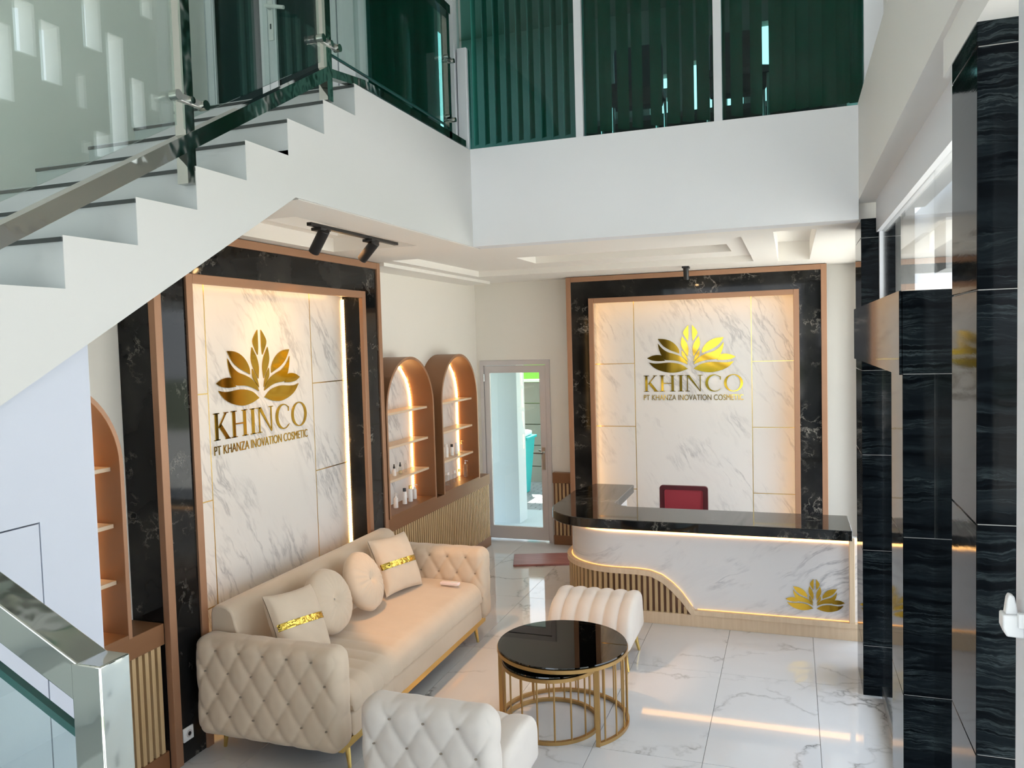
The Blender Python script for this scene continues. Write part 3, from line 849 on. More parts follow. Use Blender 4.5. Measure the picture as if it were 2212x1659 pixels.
def arm(y0, y1, nm='armrest'):
    cx, cy, cz = (SX0+SX1)/2, (y0+y1)/2, (.135+.715)/2
    hx, hy, hz = (SX1-SX0)/2, (y1-y0)/2, (.715-.135)/2
    r = .07; pu, pv = .158, .25
    a = put(nm, tufted(cx, cy, cz, hx, hy, hz, r, pu, pv, .016), 'velvet', so, angle=180)
    zt = hz-r
    for i in range(-14, 15):
        for j in range(-14, 15):
            # lattice nodes: u/pu+v/pv and u/pu-v/pv both whole
            u, v = (i+j)/2*pu, (i-j)/2*pv
            if abs(u) < hx-.05 and -.001 <= v < 2*hz-r-.05:
                z = zt-v
                for sgn in (-1, 1):
                    if sgn*(y0-4.8) < 0 and False: continue
                    add_button(a, (cx+u, cy+sgn*(hy-.019), cz+z))
    for k in range(3): add_button(a, (cx+hx-.012, cy, cz+hz-.13-.19*k+.035))
    return a
arm(SY0, SY0+.19); arm(SY1-.19, SY1)
# seat with soft waterfall front and shallow channels near the viewer's end
def seat_mesh(y0, y1, x0, x1, z0, z1, lobe, amp, fade=None, rf=.11):
    prof = [(x0, z0), (x0, z1)]
    prof += [(x0+(x1-x0-rf)*k/10, z1+.012*math.sin(PI*k/10)) for k in range(1, 10)]
    prof += [(x1-rf+rf*math.sin(PI/2*k/8), z1-rf+rf*math.cos(PI/2*k/8)) for k in range(9)]
    prof += [(x1+.004*math.sin(PI*k/4), z1-rf-(z1-rf-z0)*k/4) for k in range(1, 5)]
    n = len(prof); ny = max(20, int((y1-y0)/.012))
    cxm, czm = (x0+x1)/2, (z0+z1)/2
    nr = []
    for i in range(n):
        a, b = prof[i-1], prof[(i+1) % n]; t = Vector((b[0]-a[0], b[1]-a[1]))
        t = t.normalized() if t.length > 0 else Vector((1, 0)); nr.append((-t.y, t.x))
    def fn(j, i):
        y = y0+(y1-y0)*j/(ny-1); u = (y-y0)/lobe
        am = amp*(fade(y) if fade else 1)
        d = -am*(1-abs(math.sin(PI*u))**.45)
        e = min(y-y0, y1-y); ed = 0
        if e < .03: ed = -.03*(1-math.sqrt(max(0, 1-(1-e/.03)**2)))
        p = prof[i]; q = nr[i]
        wz = 1.0
        return (p[0]+q[0]*(d+ed), y, p[1]+q[1]*(d+ed))
    mb = MB().grid(ny, n, fn, cv=True)
    cap_fan(mb, 0, n); cap_fan(mb, (ny-1)*n, n)
    return mb
put('seat_cushion', seat_mesh(SY0+.185, SY1-.185, .42, 1.218, .305, .455, .125, .013, lambda y: max(.06, min(1, (4.75-y)/.5))), 'velvet', so, angle=60)
put('seat_base', seat_mesh(SY0+.185, SY1-.185, .42, 1.208, .165, .302, .125, .011, lambda y: max(.04, min(1, (4.65-y)/.5)), .03), 'velvet', so, angle=60)
bk = [(.28, .17), (.285, .80), (.295, .83), (.32, .848), (.36, .852), (.40, .845), (.435, .822), (.45, .79), (.462, .74), (.50, .62), (.55, .46), (.57, .40), (.57, .17)]
bkm = MB().prism(bk, 'y', SY0+.17, SY1-.17)
put('backrest', bkm, 'velvet', so, bevel=.012, angle=50)
put('base_rail', MB().box(SX0+.05, SX1-.035, SY0+.10, SY1-.10, .118, .165), 'goldm', so)
for (x, y, dx, dy) in ((1.175, 3.80, .02, -.01), (1.175, 5.72, .02, .01), (.36, 3.80, -.01, -.01), (.36, 5.72, -.01, .01)):
    put('leg', MB().tube([(x, y, .14), (x+dx, y+dy, .001)], [.019, .010], 10), 'goldm', so)

# scatter cushions
def cushion_square(name, label, loc, rot, size=.43, th=.075):
    root = thing(name, label, 'cushion', loc, 'scatter cushions on the sofa', rot)
    n = 34
    def surf(sg, scale=1.0):
        def fn(i, j):
            u, v = 2*i/(n-1)-1, 2*j/(n-1)-1
            k = max(0, (1-abs(u)**2.6))*max(0, (1-abs(v)**2.6))
            pinch = 1-.07*(1-abs(u)**2)*abs(v)**6; pinch2 = 1-.07*(1-abs(v)**2)*abs(u)**6
            wr = .004*math.sin(9*u+5*v)*math.sin(7*v)*k
            return (sg*(th*k**.42+.002)+wr, u*size/2*pinch2, v*size/2*pinch)
        return fn
    mb = MB().grid(n, n, surf(1)); mb.grid(n, n, surf(-1))
    put('cover', mb, 'velvet', root, local=True, angle=180)
    m = 30
    def band(i, j):
        u, v = 2*i/(m-1)-1, -.02+.16*(j/5-.5)*2*.62
        u *= .985
        k = max(0, (1-abs(u)**2.6))*max(0, (1-abs(v)**2.6))
        return (th*k**.42+.0065+.0018*math.sin(13*u+3*j), u*size/2*(1-.07*(1-v*v)*abs(u)**6), v*size/2)
    put('gold_band', MB().grid(m, 6, band), 'foil', root, local=True, fix=False)
    return root
def cushion_round(label, loc, rot, r=.215, th=.085):
    root = thing('round_cushion', label, 'cushion', loc, 'scatter cushions on the sofa', rot)
    na, nr_ = 96, 16
    def surf(sg):
        def fn(i, j):
            a = 2*PI*i/na; t = j/(nr_-1); rr = r*t
            h = th*(max(0, 1-t**2.4))**.5
            h -= .035*math.exp(-(t/.16)**2)
            ple = (  .0058*math.sin(a*24+1.3*math.sin(a*3))+.0032*math.sin(a*41))*max(0, math.sin(PI*min(1, t*1.02)))**1.2*(t**1.5)
            return (sg*(h+ple), rr*math.cos(a), rr*math.sin(a))
        return fn
    mb = MB().grid(na, nr_, surf(1), cu=True); mb.grid(na, nr_, surf(-1), cu=True)
    put('cover', mb, 'velvet', root, local=True, angle=180)
    b = piece('button', _btn, root, (th-.034, 0, 0)); b.rotation_euler = (0, PI/2, 0)
    return root
R_ = math.radians
cushion_square('square_cushion', 'square cream cushion with gold band at the near end of the sofa', (.71, 4.045, .695), (R_(-6), R_(-26), R_(-6)), .41)
cushion_round('round pleated cream cushion next to the near square cushion', (.668, 4.455, .692), (R_(8), R_(-20), R_(-4)))
cushion_round('round pleated cream cushion between the other round one and the far square cushion', (.668, 4.915, .69), (R_(-12), R_(-22), R_(4)))
cushion_square('square_cushion', 'square cream cushion with gold band at the far end of the sofa', (.655, 5.42, .68), (R_(-3), R_(-24), R_(-10)), .44)
rm = thing('remote_control', 'small pale pink remote lying on the sofa seat', 'remote', (1.01, 5.63, .452))
put('case', MB().box(.935, 1.09, 5.61, 5.66, .474, .496), 'pinkw', rm, bevel=.006)
put('keypad', MB().box(1.02, 1.075, 5.62, 5.65,   .496, .498), 'white', rm)

# ================================================================== ARMCHAIR (near) and OTTOMAN (far)
ac = thing('tufted_chair', 'low cream chair with button tufted back, cropped by the lower edge', 'chair', (1.92, 3.55, 0))
def chair_back():
    x0, x1, y0, y1, z0, z1 = 1.565, 2.265, 3.25, 3.45, .14, .675
    cx, cy, cz = (x0+x1)/2, (y0+y1)/2, (z0+z1)/2; hx, hy, hz = (x1-x0)/2, (y1-y0)/2, (z1-z0)/2
    r = .085; pu, pv = .175, .26
    a = put('backrest', tufted(cx, cy, cz, hx, hy, hz, r, pu, pv, .02, step=.0095), 'velvet2', ac, angle=180)
    zt = hz-r
    for i in range(-14, 15):
        for j in range(-14, 15):
            u, v = (i+j)/2*pu, (i-j)/2*pv
            if abs(u) < hx-.05 and -.001 <= v < 2*hz-r-.05: add_button(a, (cx+u, cy-hy+.024, cz+zt-v))
    return a
chair_back()
def seat_y(x0, x1, y0, y1, z0, z1, lobes, amp, rf, rb, face):
    # seat whose channels run front to back; face=+1 front towards +y, -1 towards -y
    L = y1-y0
    prof = [(0, z0)]
    prof += [(rb-rb*math.cos(PI/2*k/8), z1-rb+rb*math.sin(PI/2*k/8)) for k in range(9)]
    prof += [(rb+(L-rf-rb)*k/8, z1+.02*math.sin(PI*k/8)) for k in range(1, 8)]
    prof += [(L-rf+rf*math.sin(PI/2*k/10), z1-rf*.95+rf*.95*math.cos(PI/2*k/10)) for k in range(11)]
    prof += [(L-.03, z0)]
    n = len(prof); nx = 90; nr = []
    for i in range(n):
        a, b = prof[i-1], prof[(i+1) % n]; t = Vector((b[0]-a[0], b[1]-a[1])); t = t.normalized() if t.length > 0 else Vector((1, 0)); nr.append((-t.y, t.x))
    w = x1-x0
    def fn(i, j):
        x = x0+w*i/(nx-1); u = (x-x0)/w*lobes
        d = -amp*(1-abs(math.sin(PI*u))**.5); e = min(x-x0, x1-x)
        if e < .035: d -= .035*(1-math.sqrt(max(0, 1-(1-e/.035)**2)))
        p, q = prof[j], nr[j]; yy = p[0]+q[0]*d
        return (x, y0+yy if face > 0 else y1-yy, p[1]+q[1]*d)
    mb = MB().grid(nx, n, fn, cv=True); cap_fan(mb, 0, n); cap_fan(mb, (nx-1)*n, n)
    return mb
put('seat', seat_y(1.555, 2.285, 3.40, 3.90, .16, .435, 5, .014, .13, .07, 1), 'velvet2', ac, angle=70)
put('base_rail', MB().box(1.60, 2.24, 3.29, 3.86, .115, .16), 'goldm', ac)
for (x, y) in ((1.64, 3.34), (2.20, 3.34), (1.64, 3.80), (2.20, 3.80)):
    put('leg', MB().tube([(x, y, .13), (x+(.02 if x > 1.9 else -.02), y+(.02 if y > 3.5 else -.02), .001)], [.018, .010], 10), 'goldm', ac)
ot = thing('ottoman', 'low channel tufted cream stool between coffee table and counter', 'stool', (2.15, 5.70, 0))
put('seat', seat_y(1.845, 2.47, 5.42, 5.98, .15, .462, 6, .022, .27, .10, -1), 'velvet2', ot, angle=70)
put('base_rail', MB().box(1.88, 2.435, 5.46, 5.92, .115, .155), 'goldm', ot)
for (x, y) in ((1.90, 5.50), (2.415, 5.50), (1.90, 5.88), (2.415, 5.88)):
    put('leg', MB().tube([(x, y, .125), (x+(.025 if x > 2.1 else -.025), y+(.02 if y > 5.7 else -.02), .001)], [.018, .010], 10), 'goldm', ot)

# ================================================================== COFFEE TABLES
def coffee_table(label, c, r, zt, a0, a1, nrod, full, post):
    root = thing('coffee_table', label, 'table', (c[0], c[1], 0), 'nested round coffee tables')
    N = 64
    put('glass_top', MB().lathe([(r-.012, zt-.012), (r-.006, zt-.012), (r-.003, zt-.006), (r-.006, zt), (r-.012, zt)], (c[0], c[1], 0), N), 'smoked', root)
    def arc(rr, z, b0, b1, n=N): return [(c[0]+rr*math.cos(b0+(b1-b0)*k/n), c[1]+rr*math.sin(b0+(b1-b0)*k/n), z) for k in range(n+1)]
    put('top_ring', MB().ring([p[:2] for p in arc(r, 0, 0, 2*PI)][:-1], [p[:2] for p in arc(r-.02, 0, 0, 2*PI)][:-1], 'z', zt-.034, zt-.012, True), 'bronze', root)
    put('bottom_ring', MB().ring([p[:2] for p in arc(r, 0, a0, a1)][:(None if not full else -1)], [p[:2] for p in arc(r-.02, 0, a0, a1)][:(None if not full else -1)], 'z', .001, .022, full), 'bronze', root)
    for k in range(nrod):
        a = a0+(a1-a0)*(k+.5)/nrod
        x, y = c[0]+(r-.01)*math.cos(a), c[1]+(r-.01)*math.sin(a)
        put('rod', MB().cyl((x, y, .02), (x, y, zt-.034), .0055, 8), 'bronze', root)
    for a in post:
        x, y = c[0]+(r-.010)*math.cos(a), c[1]+(r-.010)*math.sin(a)
        put('post', MB().box(x-.012, x+.012, y-.012, y+.012, .001, zt-.034), 'bronze', root)
    return root
A0, A1 = math.radians(-44), math.radians(188)
coffee_table('larger round coffee table with smoked glass top on an open bronze cage', (2.19, 4.68), .405, .485, A0, A1, 16, False, (A0, A1))
coffee_table('smaller round bronze coffee table nested under the larger one', (2.13, 4.62), .300, .405, 0, 2*PI, 18, True, ())

# ================================================================== BOTTLES
def bottle_dropper(label, loc, cap):
    b = thing('dropper_bottle', label, 'bottle', loc, 'cosmetic bottles in the niches')
    put('body', MB().lathe([(.017, 0), (.018, .004), (.018, .052), (.012, .06), (.008, .064), (.008, .07)], n=14), 'bottle_w' if cap == 'w' else 'bottle_g', b, local=True)
    if cap != 'w': put('serum', MB().lathe([(.0155, .003), (.0155, .03)], n=12), 'serum', b, local=True)
    put('dropper_cap', MB().lathe([(.010, .068), (.010, .084), (.0065, .088), (.006, .104), (.003, .108)], n=12), 'black', b, local=True); return b
def bottle_cap(label, loc, cap, h=.11, r=.021, body='bottle_w'):
    b = thing('lotion_bottle', label, 'bottle', loc, 'cosmetic bottles in the niches')
    put('body', MB().lathe([(r-.001, 0), (r, .004), (r, h), (r-.004, h+.006), (r*.5, h+.009)], n=16), body, b, local=True)
    put('cap', MB().lathe([(r*.72, h+.008), (r*.72, h+.036), (r*.66, h+.038)], n=14), cap, b, local=True); return b
def bottle_pump(label, loc, h=.085, r=.022, body='bottle_w', top='white'):
    b = thing('pump_bottle', label, 'bottle', loc, 'cosmetic bottles in the niches')
    put('body', MB().lathe([(r-.001, 0), (r, .004), (r, h), (r-.006, h+.008), (.009, h+.012)], n=16), body, b, local=True)
    put('pump', MB().lathe([(.010, h+.010), (.010, h+.026), (.004, h+.028), (.004, h+.044), (.009, h+.045), (.009, h+.052)], n=12).tube([(0, 0, h+.047), (.03, .0, h+.045)], .004, 6), top, b, local=True); return b
S1_, S2_ = 1.162, .873
bottle_dropper('white dropper bottle with black cap, middle row of the left niche', (.10, 6.50, S1_), 'w')
bottle_dropper('clear dropper bottle with black cap, middle row of the left niche', (.10, 6.62, S1_), 'g')
bottle_cap('clear slim bottle, third in the middle row of the left niche', (.10, 6.73, S1_), 'bottle_g', .07, .014, 'bottle_g')
bottle_cap('clear slim bottle beside the light strip, middle row of the left niche', (.10, 6.86, S1_), 'bottle_g', .09, .016, 'bottle_g')
bottle_pump('white pump bottle at the left end, bottom of the left niche', (.12, 6.47, S2_))
bottle_cap('white bottle with black cap, bottom of the left niche', (.12, 6.65, S2_), 'black')
bottle_cap('white bottle with gold cap, bottom of the left niche', (.12, 6.77, S2_), 'goldm', .115, .022)
bottle_pump('white pump bottle beside the light strip, bottom of the left niche', (.10, 6.90, S2_), .09, .02)
bottle_cap('tall white bottle at the left end, middle row of the right niche', (.10, 7.58, S1_), 'white', .12, .02)
bottle_cap('white tube bottle, second in the middle row of the right niche', (.10, 7.68, S1_), 'white', .10, .02)
bottle_cap('white bottle with black cap, middle row of the right niche', (.10, 7.82, S1_), 'black', .085, .02)
bottle_cap('white rounded bottle right of the black capped one, right niche', (.10, 7.94, S1_), 'white', .085, .018)
bottle_pump('gold tinted pump bottle at the light strip, middle row of the right niche', (.10, 8.08, S1_), .08, .02, 'bottle_g', 'goldm')
bottle_cap('wide clear bottle at the left end, bottom of the right niche', (.12, 7.64, S2_), 'white', .10, .026, 'bottle_g')
bottle_cap('clear bottle with white cap, second at the bottom of the right niche', (.12, 7.82, S2_), 'white', .09, .02, 'bottle_g')
bottle_cap('clear bottle with gold cap, bottom of the right niche', (.12, 7.96, S2_), 'goldm', .085, .018, 'bottle_g')
bottle_pump('tall pump bottle at the right end, bottom of the right niche', (.12, 8.13, S2_), .14, .022, 'bottle_g', 'white')

# ================================================================== SPOTLIGHTS
def spot_lamp(name, loc, target, energy, size, blend=.9, col=(1.0, .56, .19), parent=None):
    ld = bpy.data.lights.new(name, 'SPOT'); ld.energy = energy; ld.spot_size = math.radians(size); ld.spot_blend = blend; ld.color = col; ld.shadow_soft_size = .025
    o = bpy.data.objects.new(name, ld); COL.objects.link(o)
    d = Vector(target)-Vector(loc)
    if parent: o.parent = parent; o.location = Vector(loc)-base_of(parent)
    else: o.location = loc
    o.rotation_euler = d.to_track_quat('-Z', 'Y').to_euler(); return o
def spotlight(label, top, aim, energy, size, L=.16, r=.032, base=True):
    root = thing('spotlight', label, 'spotlight', top, 'black ceiling spotlights')
    T = Vector(top); d = (Vector(aim)-T).normalized(); p = T+Vector((0, 0, -.05)); a, b = p-d*.05, p+d*(L-.05)
    put('base_plate', MB().box(T.x-.035, T.x+.035, T.y-.05, T.y+.05, T.z-.018, T.z), 'black', root, bevel=.003)
    put('arm', MB().cyl(T+Vector((0, 0, -.015)), p, .010, 8), 'black', root)
    put('lamp_body', MB().tube([a, a+d*.004, b], [r*.9, r, r], 20), 'black', root)
    put('lamp_face', MB().tube([b-d*.004, b+d*.001], r*.75, 16), 'bulb', root)
    spot_lamp('spot_light', b+d*.012, aim, energy, size, parent=root)
    return root
tr = thing('light_track', 'black ceiling track holding two spotlights over the sofa', 'track', (1.0, 4.45, 3.055))
put('rail', MB().box(.985, 1.015, 3.90, 4.95, 3.04, 3.059), 'black', tr)
spotlight('black track spotlight nearer the stair, aimed at the sofa wall', (1.0, 4.02, 3.04), (.05, 4.40, 2.0), 5, 75, .16, .032, True)
spotlight('black track spotlight farther along the ceiling cove, aimed at the sofa wall', (1.0, 4.60, 3.04), (.05, 4.85, 2.25), 14, 60)
spotlight('small black spotlight on the ceiling above the reception panel', (2.57, 8.10, 3.0598), (2.55, 8.75, 1.6), 5, 60, .13, .027)
dl = bpy.data.objects['ceiling']
put('added_lamp', MB().lathe([(.045, 0), (.045, -.01), (.035, -.012)], (.80, 4.45, 3.258), 16), 'white', dl)  # added lamp, unseen in the cove, for the warm patch on sofa and floor
spot_lamp('spot_light', (.80, 4.45, 3.235), (1.60, 5.35, 0), 75, 40, .3, (1.0, .50, .19), dl)

# ================================================================== BALUSTRADE OF THE UPPER STAIR
gb = thing('glass_balustrade', 'glass stair balustrade with steel posts beside the upper flight', 'balustrade', (1.36, 3.5, 3.0))
XB = 1.335
def zl(y): return NZ+DZ*(y-NY)/DY           # nosing line
def railz(y): return zl(y) + .145
y_a, y_b, y_c = 2.56, 3.59, 5.13
put('bottom_rail', MB().tube([(XB, .6, railz(.6)-.08), (XB, y_a, zl(y_a)+.10)], .03, 4, sq=True), 'chrome', gb)
put('bottom_rail', MB().tube([(XB, y_a, zl(y_a)+.10), (XB, y_b, zl(y_b)+.115)], .03, 4, sq=True), 'chrome', gb)
put('bottom_rail', MB().tube([(XB, y_b, zl(y_b)+.115), (XB, 3.95, 3.79), (XB, 5.40, 3.79)], .022, 4, sq=True), 'chrome', gb)
put('post', MB().box(XB-.025, XB+.025, y_a-.025, y_a+.025, 3.0, 4.10), 'chrome', gb)
put('post', MB().box(XB-.025, XB+.025, y_b-.025, y_b+.025, 3.60, 4.66), 'chrome', gb)
put('post', MB().box(XB-.022, XB+.022, y_c-.022, y_c+.022, 3.757, 4.62), 'chrome', gb)
put('top_rail', MB().tube([(XB, .6, zl(.6)+1.0), (XB, y_b, zl(y_b)+1.02), (XB, y_c+.03, 4.64)], .03, 4, sq=True), 'chrome', gb)
def pane(y0, y1, z00, z10, z01, z11): return MB().prism([(y0, z00), (y1, z10), (y1, z11), (y0, z01)], 'x', XB-.006, XB+.006)
gp = .05
put('glass_pane', pane(.8, y_a-gp, railz(.8)+.035, railz(y_a-gp)+.035, zl(.8)+.93, zl(y_a)+.93), 'balus', gb, smooth=False)
put('glass_pane', pane(y_a+gp, y_b-gp, railz(y_a+gp)+.035, railz(y_b-gp)+.035, zl(y_a)+.97, zl(y_b)+.95), 'balus', gb, smooth=False)
put('glass_pane', pane(y_b+gp, y_c-gp+.11, 3.85, 3.85, 4.58, 4.58), 'balus', gb, smooth=False)
for (yy, zz, tilt) in ((y_a, 3.32, .10), (y_b, 3.885, -.02), (y_a, 3.95, .10), (1.62, 2.98, .10)):
    k = put('clamp', MB().box(XB+.012, XB+.034, yy-.085, yy+.085, zz-.016, zz+.016), 'steel', gb, bevel=.004)
    for dy in (-.075, 0, .075): put('clamp_button', MB().cyl((XB+.012, yy+dy, zz), (XB+.046, yy+dy, zz), .020 if dy else .014, 14), 'chrome', k)
for zz in (4.30, 3.90):
    k = put('clamp', MB().box(XB+.012, XB+.032, y_c-.06, y_c+.05, zz-.012, zz+.012), 'steel', gb)
    for dy in (-.05, .04): put('clamp_button', MB().cyl((XB+.012, y_c+dy, zz), (XB+.044, y_c+dy, zz), .016, 12), 'chrome', k)
put('pane_edge', MB().tube([(XB, y_b+gp, 4.58), (XB, y_b+gp, 3.85), (XB, y_c+.06, 3.85)], .006, 4, sq=True), 'glassedge', gb)
# lower flight rail with newel
lb = thing('newel_railing', 'square polished steel newel post with sloping rail in the lower left corner', 'railing', (2.37, 1.08, .83))
put('newel_post', MB().box(2.312, 2.381, 1.07, 1.139, .83, 1.792), 'chrome', lb, bevel=.003)
put('hand_rail', MB().tube([(2.33, 1.105, 1.752), (1.55, 1.105, 2.145)], .034, 4, sq=True), 'chrome', lb, bevel=.003)
_gp = [(2.305, 1.630), (1.5, 2.035), (1.5, 1.40), (2.305, .95)]
put('glass_pane', MB().prism(_gp, 'y', 1.10, 1.112), 'balus', lb, smooth=False)
put('glass_edge', MB().tube([(2.305, 1.106, 1.633), (1.5, 1.106, 2.038)], .0075, 4, sq=True), 'glassedge', lb)

# ================================================================== UPPER OFFICE GLAZING
w1 = struct('window_1', 'office window band with white mullions above the fascia')
for x in (2.178, 3.112): bxp('mullion', 'alu', w1, x-.026, x+.026, 5.47, 5.56, 3.762, 6.0)
bxp('mullion', 'alu', w1, 3.99, 4.10, 5.47, 5.60, 3.762, 6.0)
bxp('corner_post', 'alu', w1, 1.17, 1.26, 5.45, 5.56, 3.757, 6.0); bxp('corner_post', 'alu', w1, 1.27, 1.345, 5.475, 5.55, 3.757, 4.50, bevel=.006)
bxp('sill', 'alu', w1, 1.27, 3.99, 5.47, 5.58, 3.757, 3.764)
for a, b in ((1.30, 2.152), (2.204, 3.086), (3.138, 3.99)): bxp('glass_pane', 'tinted', w1, a, b, 5.505, 5.513, 3.764, 5.95)
w2 = struct('window_2', 'narrow office side window behind the glass balustrade')
bxp('corner_post', 'alu', w2, 1.10, 1.205, 4.12, 4.20, 3.757, 6.0)
bxp('jamb', 'alu', w2, 1.16, 1.205, 4.20, 4.27, 3.757, 6.0)
bxp('glass_pane', 'tinted', w2, 1.178, 1.186, 4.27, 5.45, 3.757, 5.95)
d2 = struct('door_2', 'white framed double door with dark glass at the head of the stair')
bxp('door_frame', 'alu', d2, .172, .215, 4.13, 4.20, 3.757, 5.9); bxp('door_frame', 'alu', d2, .0, .17, 4.125, 4.20, 3.757, 6.0)
bxp('door_frame', 'alu', d2, .99, 1.085, 4.13, 4.20, 3.757, 5.9)
for (a, b, ha, hb) in ((.215, .613, .225, .56), (.617, .99, .672, .985)):
    lf = MB(); holed(lf, (a, b), (3.765, 5.85), [(ha, hb, 3.83, 5.78)], 4.135, 4.175, 'y')
    l_ = put('door_leaf', lf, 'alu', d2, bevel=.003)
    bxp('glass_pane', 'darkglass', l_, ha-.005, hb+.005, 4.152, 4.158, 3.825, 5.785)
bxp('lock_plate', 'white', d2, .625, .660, 4.125, 4.136, 4.19, 4.42)
put('handle', MB().tube([(.645, 4.13, 4.375), (.645, 4.08, 4.375), (.77, 4.08, 4.345)], .011, 8), 'white', d2)
bxp('keyhole', 'black', d2, .640, .648, 4.122, 4.126, 4.255, 4.285)
# vertical blinds
def slat_mesh(wd, h):
    n = 5; mb = MB()
    mb.grid(n, 2, lambda i, j: (wd*(i/(n-1)-.5), .013*math.sin(PI*i/(n-1)), -h*j)); mb.grid(n, 2, lambda i, j: (wd*(i/(n-1)-.5), .013*math.sin(PI*i/(n-1))+.0012, -h*j))
    return mb.mesh('slat', 'blind', fix=False)
_sl = slat_mesh(.089, 2.0)
vb = thing('vertical_blind', 'green vertical blinds across the office windows above the fascia', 'blind', (2.65, 5.60, 5.85))
bxp('head_rail', 'alu', vb, 1.30, 3.98, 5.585, 5.625, 5.84, 5.88)
x = 1.34; ra = random.Random(11)
while x < 4.0:
    o = piece('slat', _sl, vb, (x-2.65, .05, -.02))
    if x < 2.15: an, st_ = 134+ra.uniform(-6, 6), .088
    elif x < 3.42: an, st_ = 34+ra.uniform(-12, 10), .112+ra.uniform(-.014, .02)
    else: an, st_ = -24+ra.uniform(-7, 7), .082
    o.rotation_euler = (0, 0, math.radians(an)); x += st_
vb2 = thing('vertical_blind', 'closed green vertical blinds in the narrow side window by the stair', 'blind', (1.10, 4.85, 5.85))
bxp('head_rail', 'alu', vb2, 1.085, 1.12, 4.28, 5.44, 5.84, 5.88)
for k in range(15):
    o = piece('slat', _sl, vb2, (0, -.52+k*.081, -.02)); o.rotation_euler = (0, 0, math.radians(90-18+ra.uniform(-3, 3)))
def visitor_chair(label, x, y, rz):
    r = thing('visitor_chair', label, 'chair', (x, y, 3.757), 'dark chairs inside the office', (0, 0, rz))
    put('backrest', soft_box((0, .02, .60), .19, .03, .24, .028, .04), 'navy', r, local=True)
    put('seat', soft_box((0, -.2, .42), .22, .22, .035, .03, .05), 'navy', r, local=True)
    for sx in (-.2, .2):
        for sy in (.02, -.38): put('leg', MB().cyl((sx, sy, .002), (sx, sy, .42), .012, 8), 'steel', r, local=True)
visitor_chair('dark visitor chair behind the middle blind section upstairs', 2.46, 6.22, 0)
visitor_chair('dark visitor chair behind the right blind section upstairs', 3.18, 6.22, .1)
dsk = thing('office_desk', 'dark office desk behind the blinds upstairs', 'desk', (2.9, 6.5, 3.757))
bxp('desk_top', 'officefloor', dsk, 1.9, 3.9, 6.5, 7.0, 4.10, 4.14); bxp('desk_panel', 'officefloor', dsk, 1.95, 3.85, 6.92, 6.95, 3.757, 4.10)

# ================================================================== ENTRANCE PORTAL AND FACADE GLAZING
def stone_column(name, label, x0, x1, y0, y1, joints):
    r = struct(name, label); g = .0013
    put('core', MB().box(x0+.004, x1-.004, y0+.004, y1-.004, joints[0], joints[-1]), 'grout', r)
    for a, b in zip(joints, joints[1:]):
        put('stone_tile', MB().box(x0, x1, y0, y1, a+g, b-g), 'stone', r, bevel=.002)
    return r
stone_column('stone_column', 'black ribbed stone column nearest the viewer at right', 3.972, 4.35, 2.185, 2.50, [0, .72, 1.30, 1.876, 2.445, 3.018, 3.078])
stone_column('stone_column', 'black ribbed stone jamb of the entrance portal', 3.972, 4.18, 3.55, 3.93, [0, .30, .86, 1.515, 2.18, 2.515])
stone_column('stone_column', 'black ribbed stone jamb of the entrance portal beside the counter', 3.972, 4.17, 5.53, 6.0, [0, .328, .955, 1.572, 2.112, 2.515, 2.95, 3.07])
lt = struct('lintel', 'black polished stone lintel over the entrance')
bxp('stone_tile', 'stone', lt, 3.970, 4.18, 3.932, 5.528, 2.177, 2.515, bevel=.002)
bxp('stone_tile', 'stone', lt, 3.960, 3.970, 3.552, 5.998, 2.177, 2.515)
w3 = struct('window_3', 'tall facade glazing with white frames')
for (a, b, z0, z1) in ((-2.9, 1.84, .05, 3.05), (2.50, 3.55, .05, 2.98), (3.55, 5.53, 2.515, 2.98), (6.10, 8.70, .08, 2.98)):
    o_ = .16 if a > 6 else 0
    bxp('glass_pane', 'facade', w3, 4.086+o_, 4.092+o_, a, b, z0, z1)
bxp('head_frame', 'alu', w3, 4.06, 4.12, 2.50, 5.53, 2.98, 3.18); bxp('bottom_frame', 'alu', w3, 4.06, 4.12, -2.9, 3.55, 0, .06)
bxp('mullion', 'alu', w3, 4.075, 4.105, 5.49, 5.53, 2.515, 2.98); bxp('mullion', 'alu', w3, 4.06, 4.12, .3, .36, 0, 3.05)
sash = bxp('sash_stile', 'alu', w3, 3.998, 4.06, 1.84, 1.935, .0, 3.075, bevel=.004)
lk = thing('window_latch', 'white window latch on the frame at the right edge', 'latch', (3.985, 1.89, 1.72))
put('housing', MB().prism([(3.960, 1.730), (3.967, 1.712), (3.999, 1.710), (3.999, 1.757), (3.960, 1.757)], 'y', 1.868, 1.905), 'white', lk, bevel=.003)
put('lever', MB().prism([(3.966, 1.757), (3.970, 1.790), (3.974, 1.799), (3.983, 1.795), (3.990, 1.757)], 'y', 1.876, 1.898), 'white', lk, bevel=.003)
put('keeper', MB().box(3.985, 3.999, 1.855, 1.87, 1.735, 1.765), 'white', lk, bevel=.002)
d3 = struct('door_3', 'glass entrance door inside the stone portal')
bxp('glass_pane', 'facade', d3, 4.086, 4.096, 3.96, 5.50, .02, 2.15)
bxp('door_rail', 'steel', d3, 4.08, 4.102, 3.96, 5.50, .0, .08)

# ================================================================== SOCKET
sk = thing('power_socket', 'white power socket on the black marble beside the sofa arm', 'socket', (.252, 3.595, .16))
put('plate', MB().box(.251, .262, 3.555, 3.635, .12, .20), 'white', sk, bevel=.004)
put('outlet', MB().tube([(.261, 3.598, .16), (.264, 3.598, .16)], .022, 16), 'greyalu', sk)
put('pin_hole', MB().tube([(.2635, 3.598, .16), (.265, 3.598, .16)], .012, 12), 'black', sk)

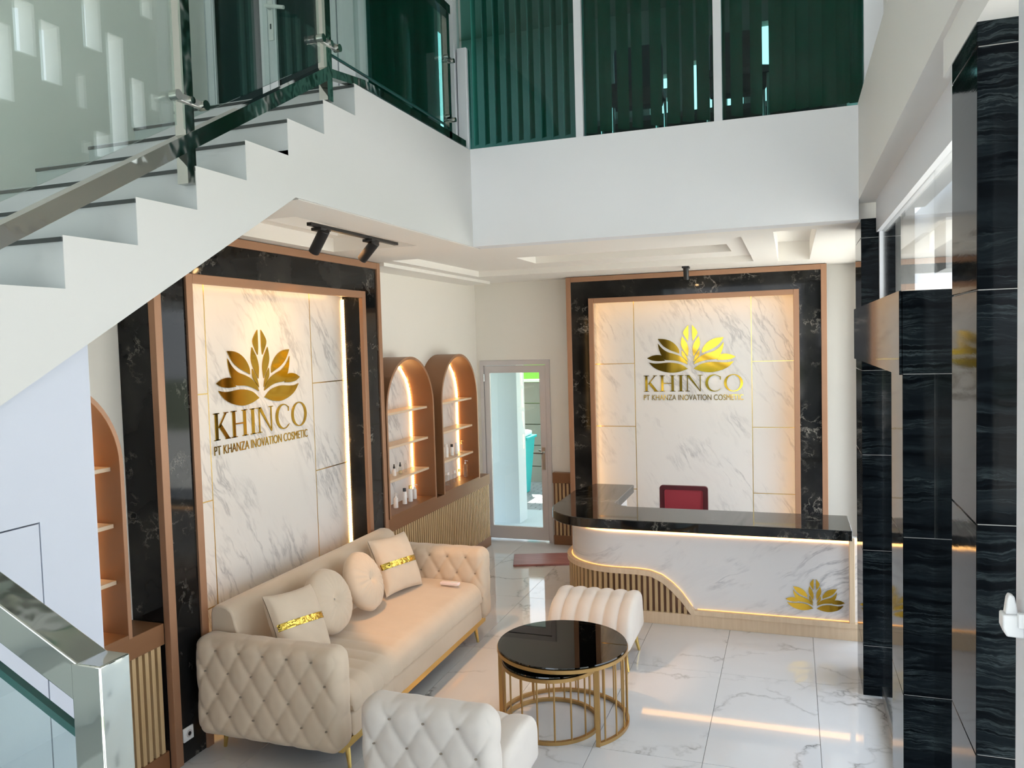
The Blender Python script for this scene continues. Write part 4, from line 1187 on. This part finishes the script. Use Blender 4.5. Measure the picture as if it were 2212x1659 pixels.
# ================================================================== OUTSIDE
smesh('ground', MB().box(-60, 60, -60, 60, -.30, -.16), 'ground', 'green ground outside the building')
smesh('forecourt', MB().box(4.6, 22, -26, 20, -.16, -.10), 'concrete', 'pale concrete forecourt outside the facade')
smesh('forecourt', MB().box(-14, 4.6, -26, -3.2, -.16, -.10), 'concrete', 'pale concrete forecourt behind the viewer')
smesh('porch_roof', MB().box(-3.4, 3.0, 9.0, 12.75, 2.55, 2.7), 'slab', 'porch roof over the garden door')
smesh('porch_floor', MB().box(-1.2, 1.0, 9.0, 10.6, -.14, -.005), 'porch', 'pale porch floor outside the garden door')
smesh('porch_pillar', MB().box(-1.4, .19, 9.74, 10.05, -.14, 3.2), 'porch', 'white pillar outside the garden door')
yd = struct('yard_paving', 'grey block paving in the yard')
put('bed', MB().box(-2.2, 1.6, 10.6, 13.0, -.14, -.065), 'grout', yd)
_pv = MB().box(0, .19, 0, .09, -.06, -.03).mesh('paver', 'paver', smooth=False)
for i in range(9):
    for j in range(24):
        o = piece('paver', _pv, yd, (-.75+i*.2+(.1 if j % 2 else 0), 10.62+j*.098, 0))
fw = struct('fence_wall', 'concrete block fence in the yard')
for i in range(4):
    for j in range(5):
        bxp('block', 'block', fw, -1.9+i*.80, -1.9+i*.80+.79, 12.9, 13.02, -.12+j*.36, -.12+j*.36+.35, bevel=.01)
bxp('coping', 'wall', fw, -1.95, 1.4, 12.88, 13.05, 1.68, 1.72)
smesh('neighbour_wall', MB().box(-3, 2.2, 15.0, 15.2, -.14, 1.95), 'lime', 'lime green wall beyond the fence')
bn = thing('waste_bin', 'teal waste bin with white lid in the yard', 'bin', (-.52, 11.9, -.03))
put('body', MB().add([(-.80, 11.72, -.03), (-.42, 11.72, -.03), (-.42, 12.06, -.03), (-.80, 12.06, -.03), (-.86, 11.66, .86), (-.335, 11.66, .86), (-.335, 12.12, .86), (-.86, 12.12, .86)],
                     [(0, 1, 2, 3), (4, 5, 6, 7), (0, 1, 5, 4), (1, 2, 6, 5), (2, 3, 7, 6), (3, 0, 4, 7)]), 'teal', bn, bevel=.015)
put('rim', MB().box(-.88, -.31, 11.64, 12.14, .84, .88), 'teal', bn, bevel=.008)
put('lid', soft_box((-.61, 11.89, .92), .24, .22, .045, .04, .05), 'white', bn)
put('drain_pipe', MB().cyl((-.385, 12.84, -.06), (-.385, 12.84, 1.66), .03, 12), 'wall', fw)
cn = struct('canopy', 'white entrance canopy outside the facade')
bxp('soffit', 'slab', cn, 4.45, 6.0, 2.0, 9.0, 3.02, 3.25); bxp('soffit', 'slab', cn, 4.45, 8.5, -6.0, 2.0, 3.02, 3.25); bxp('drop_beam', 'slab', cn, 4.42, 4.75, 5.35, 5.75, 2.72, 3.02)  # second soffit is an unseen extension, added to cut light on the stringer
bxp('edge', 'slab', cn, 4.45, 6.0, 9.0, 9.12, 2.94, 3.25)
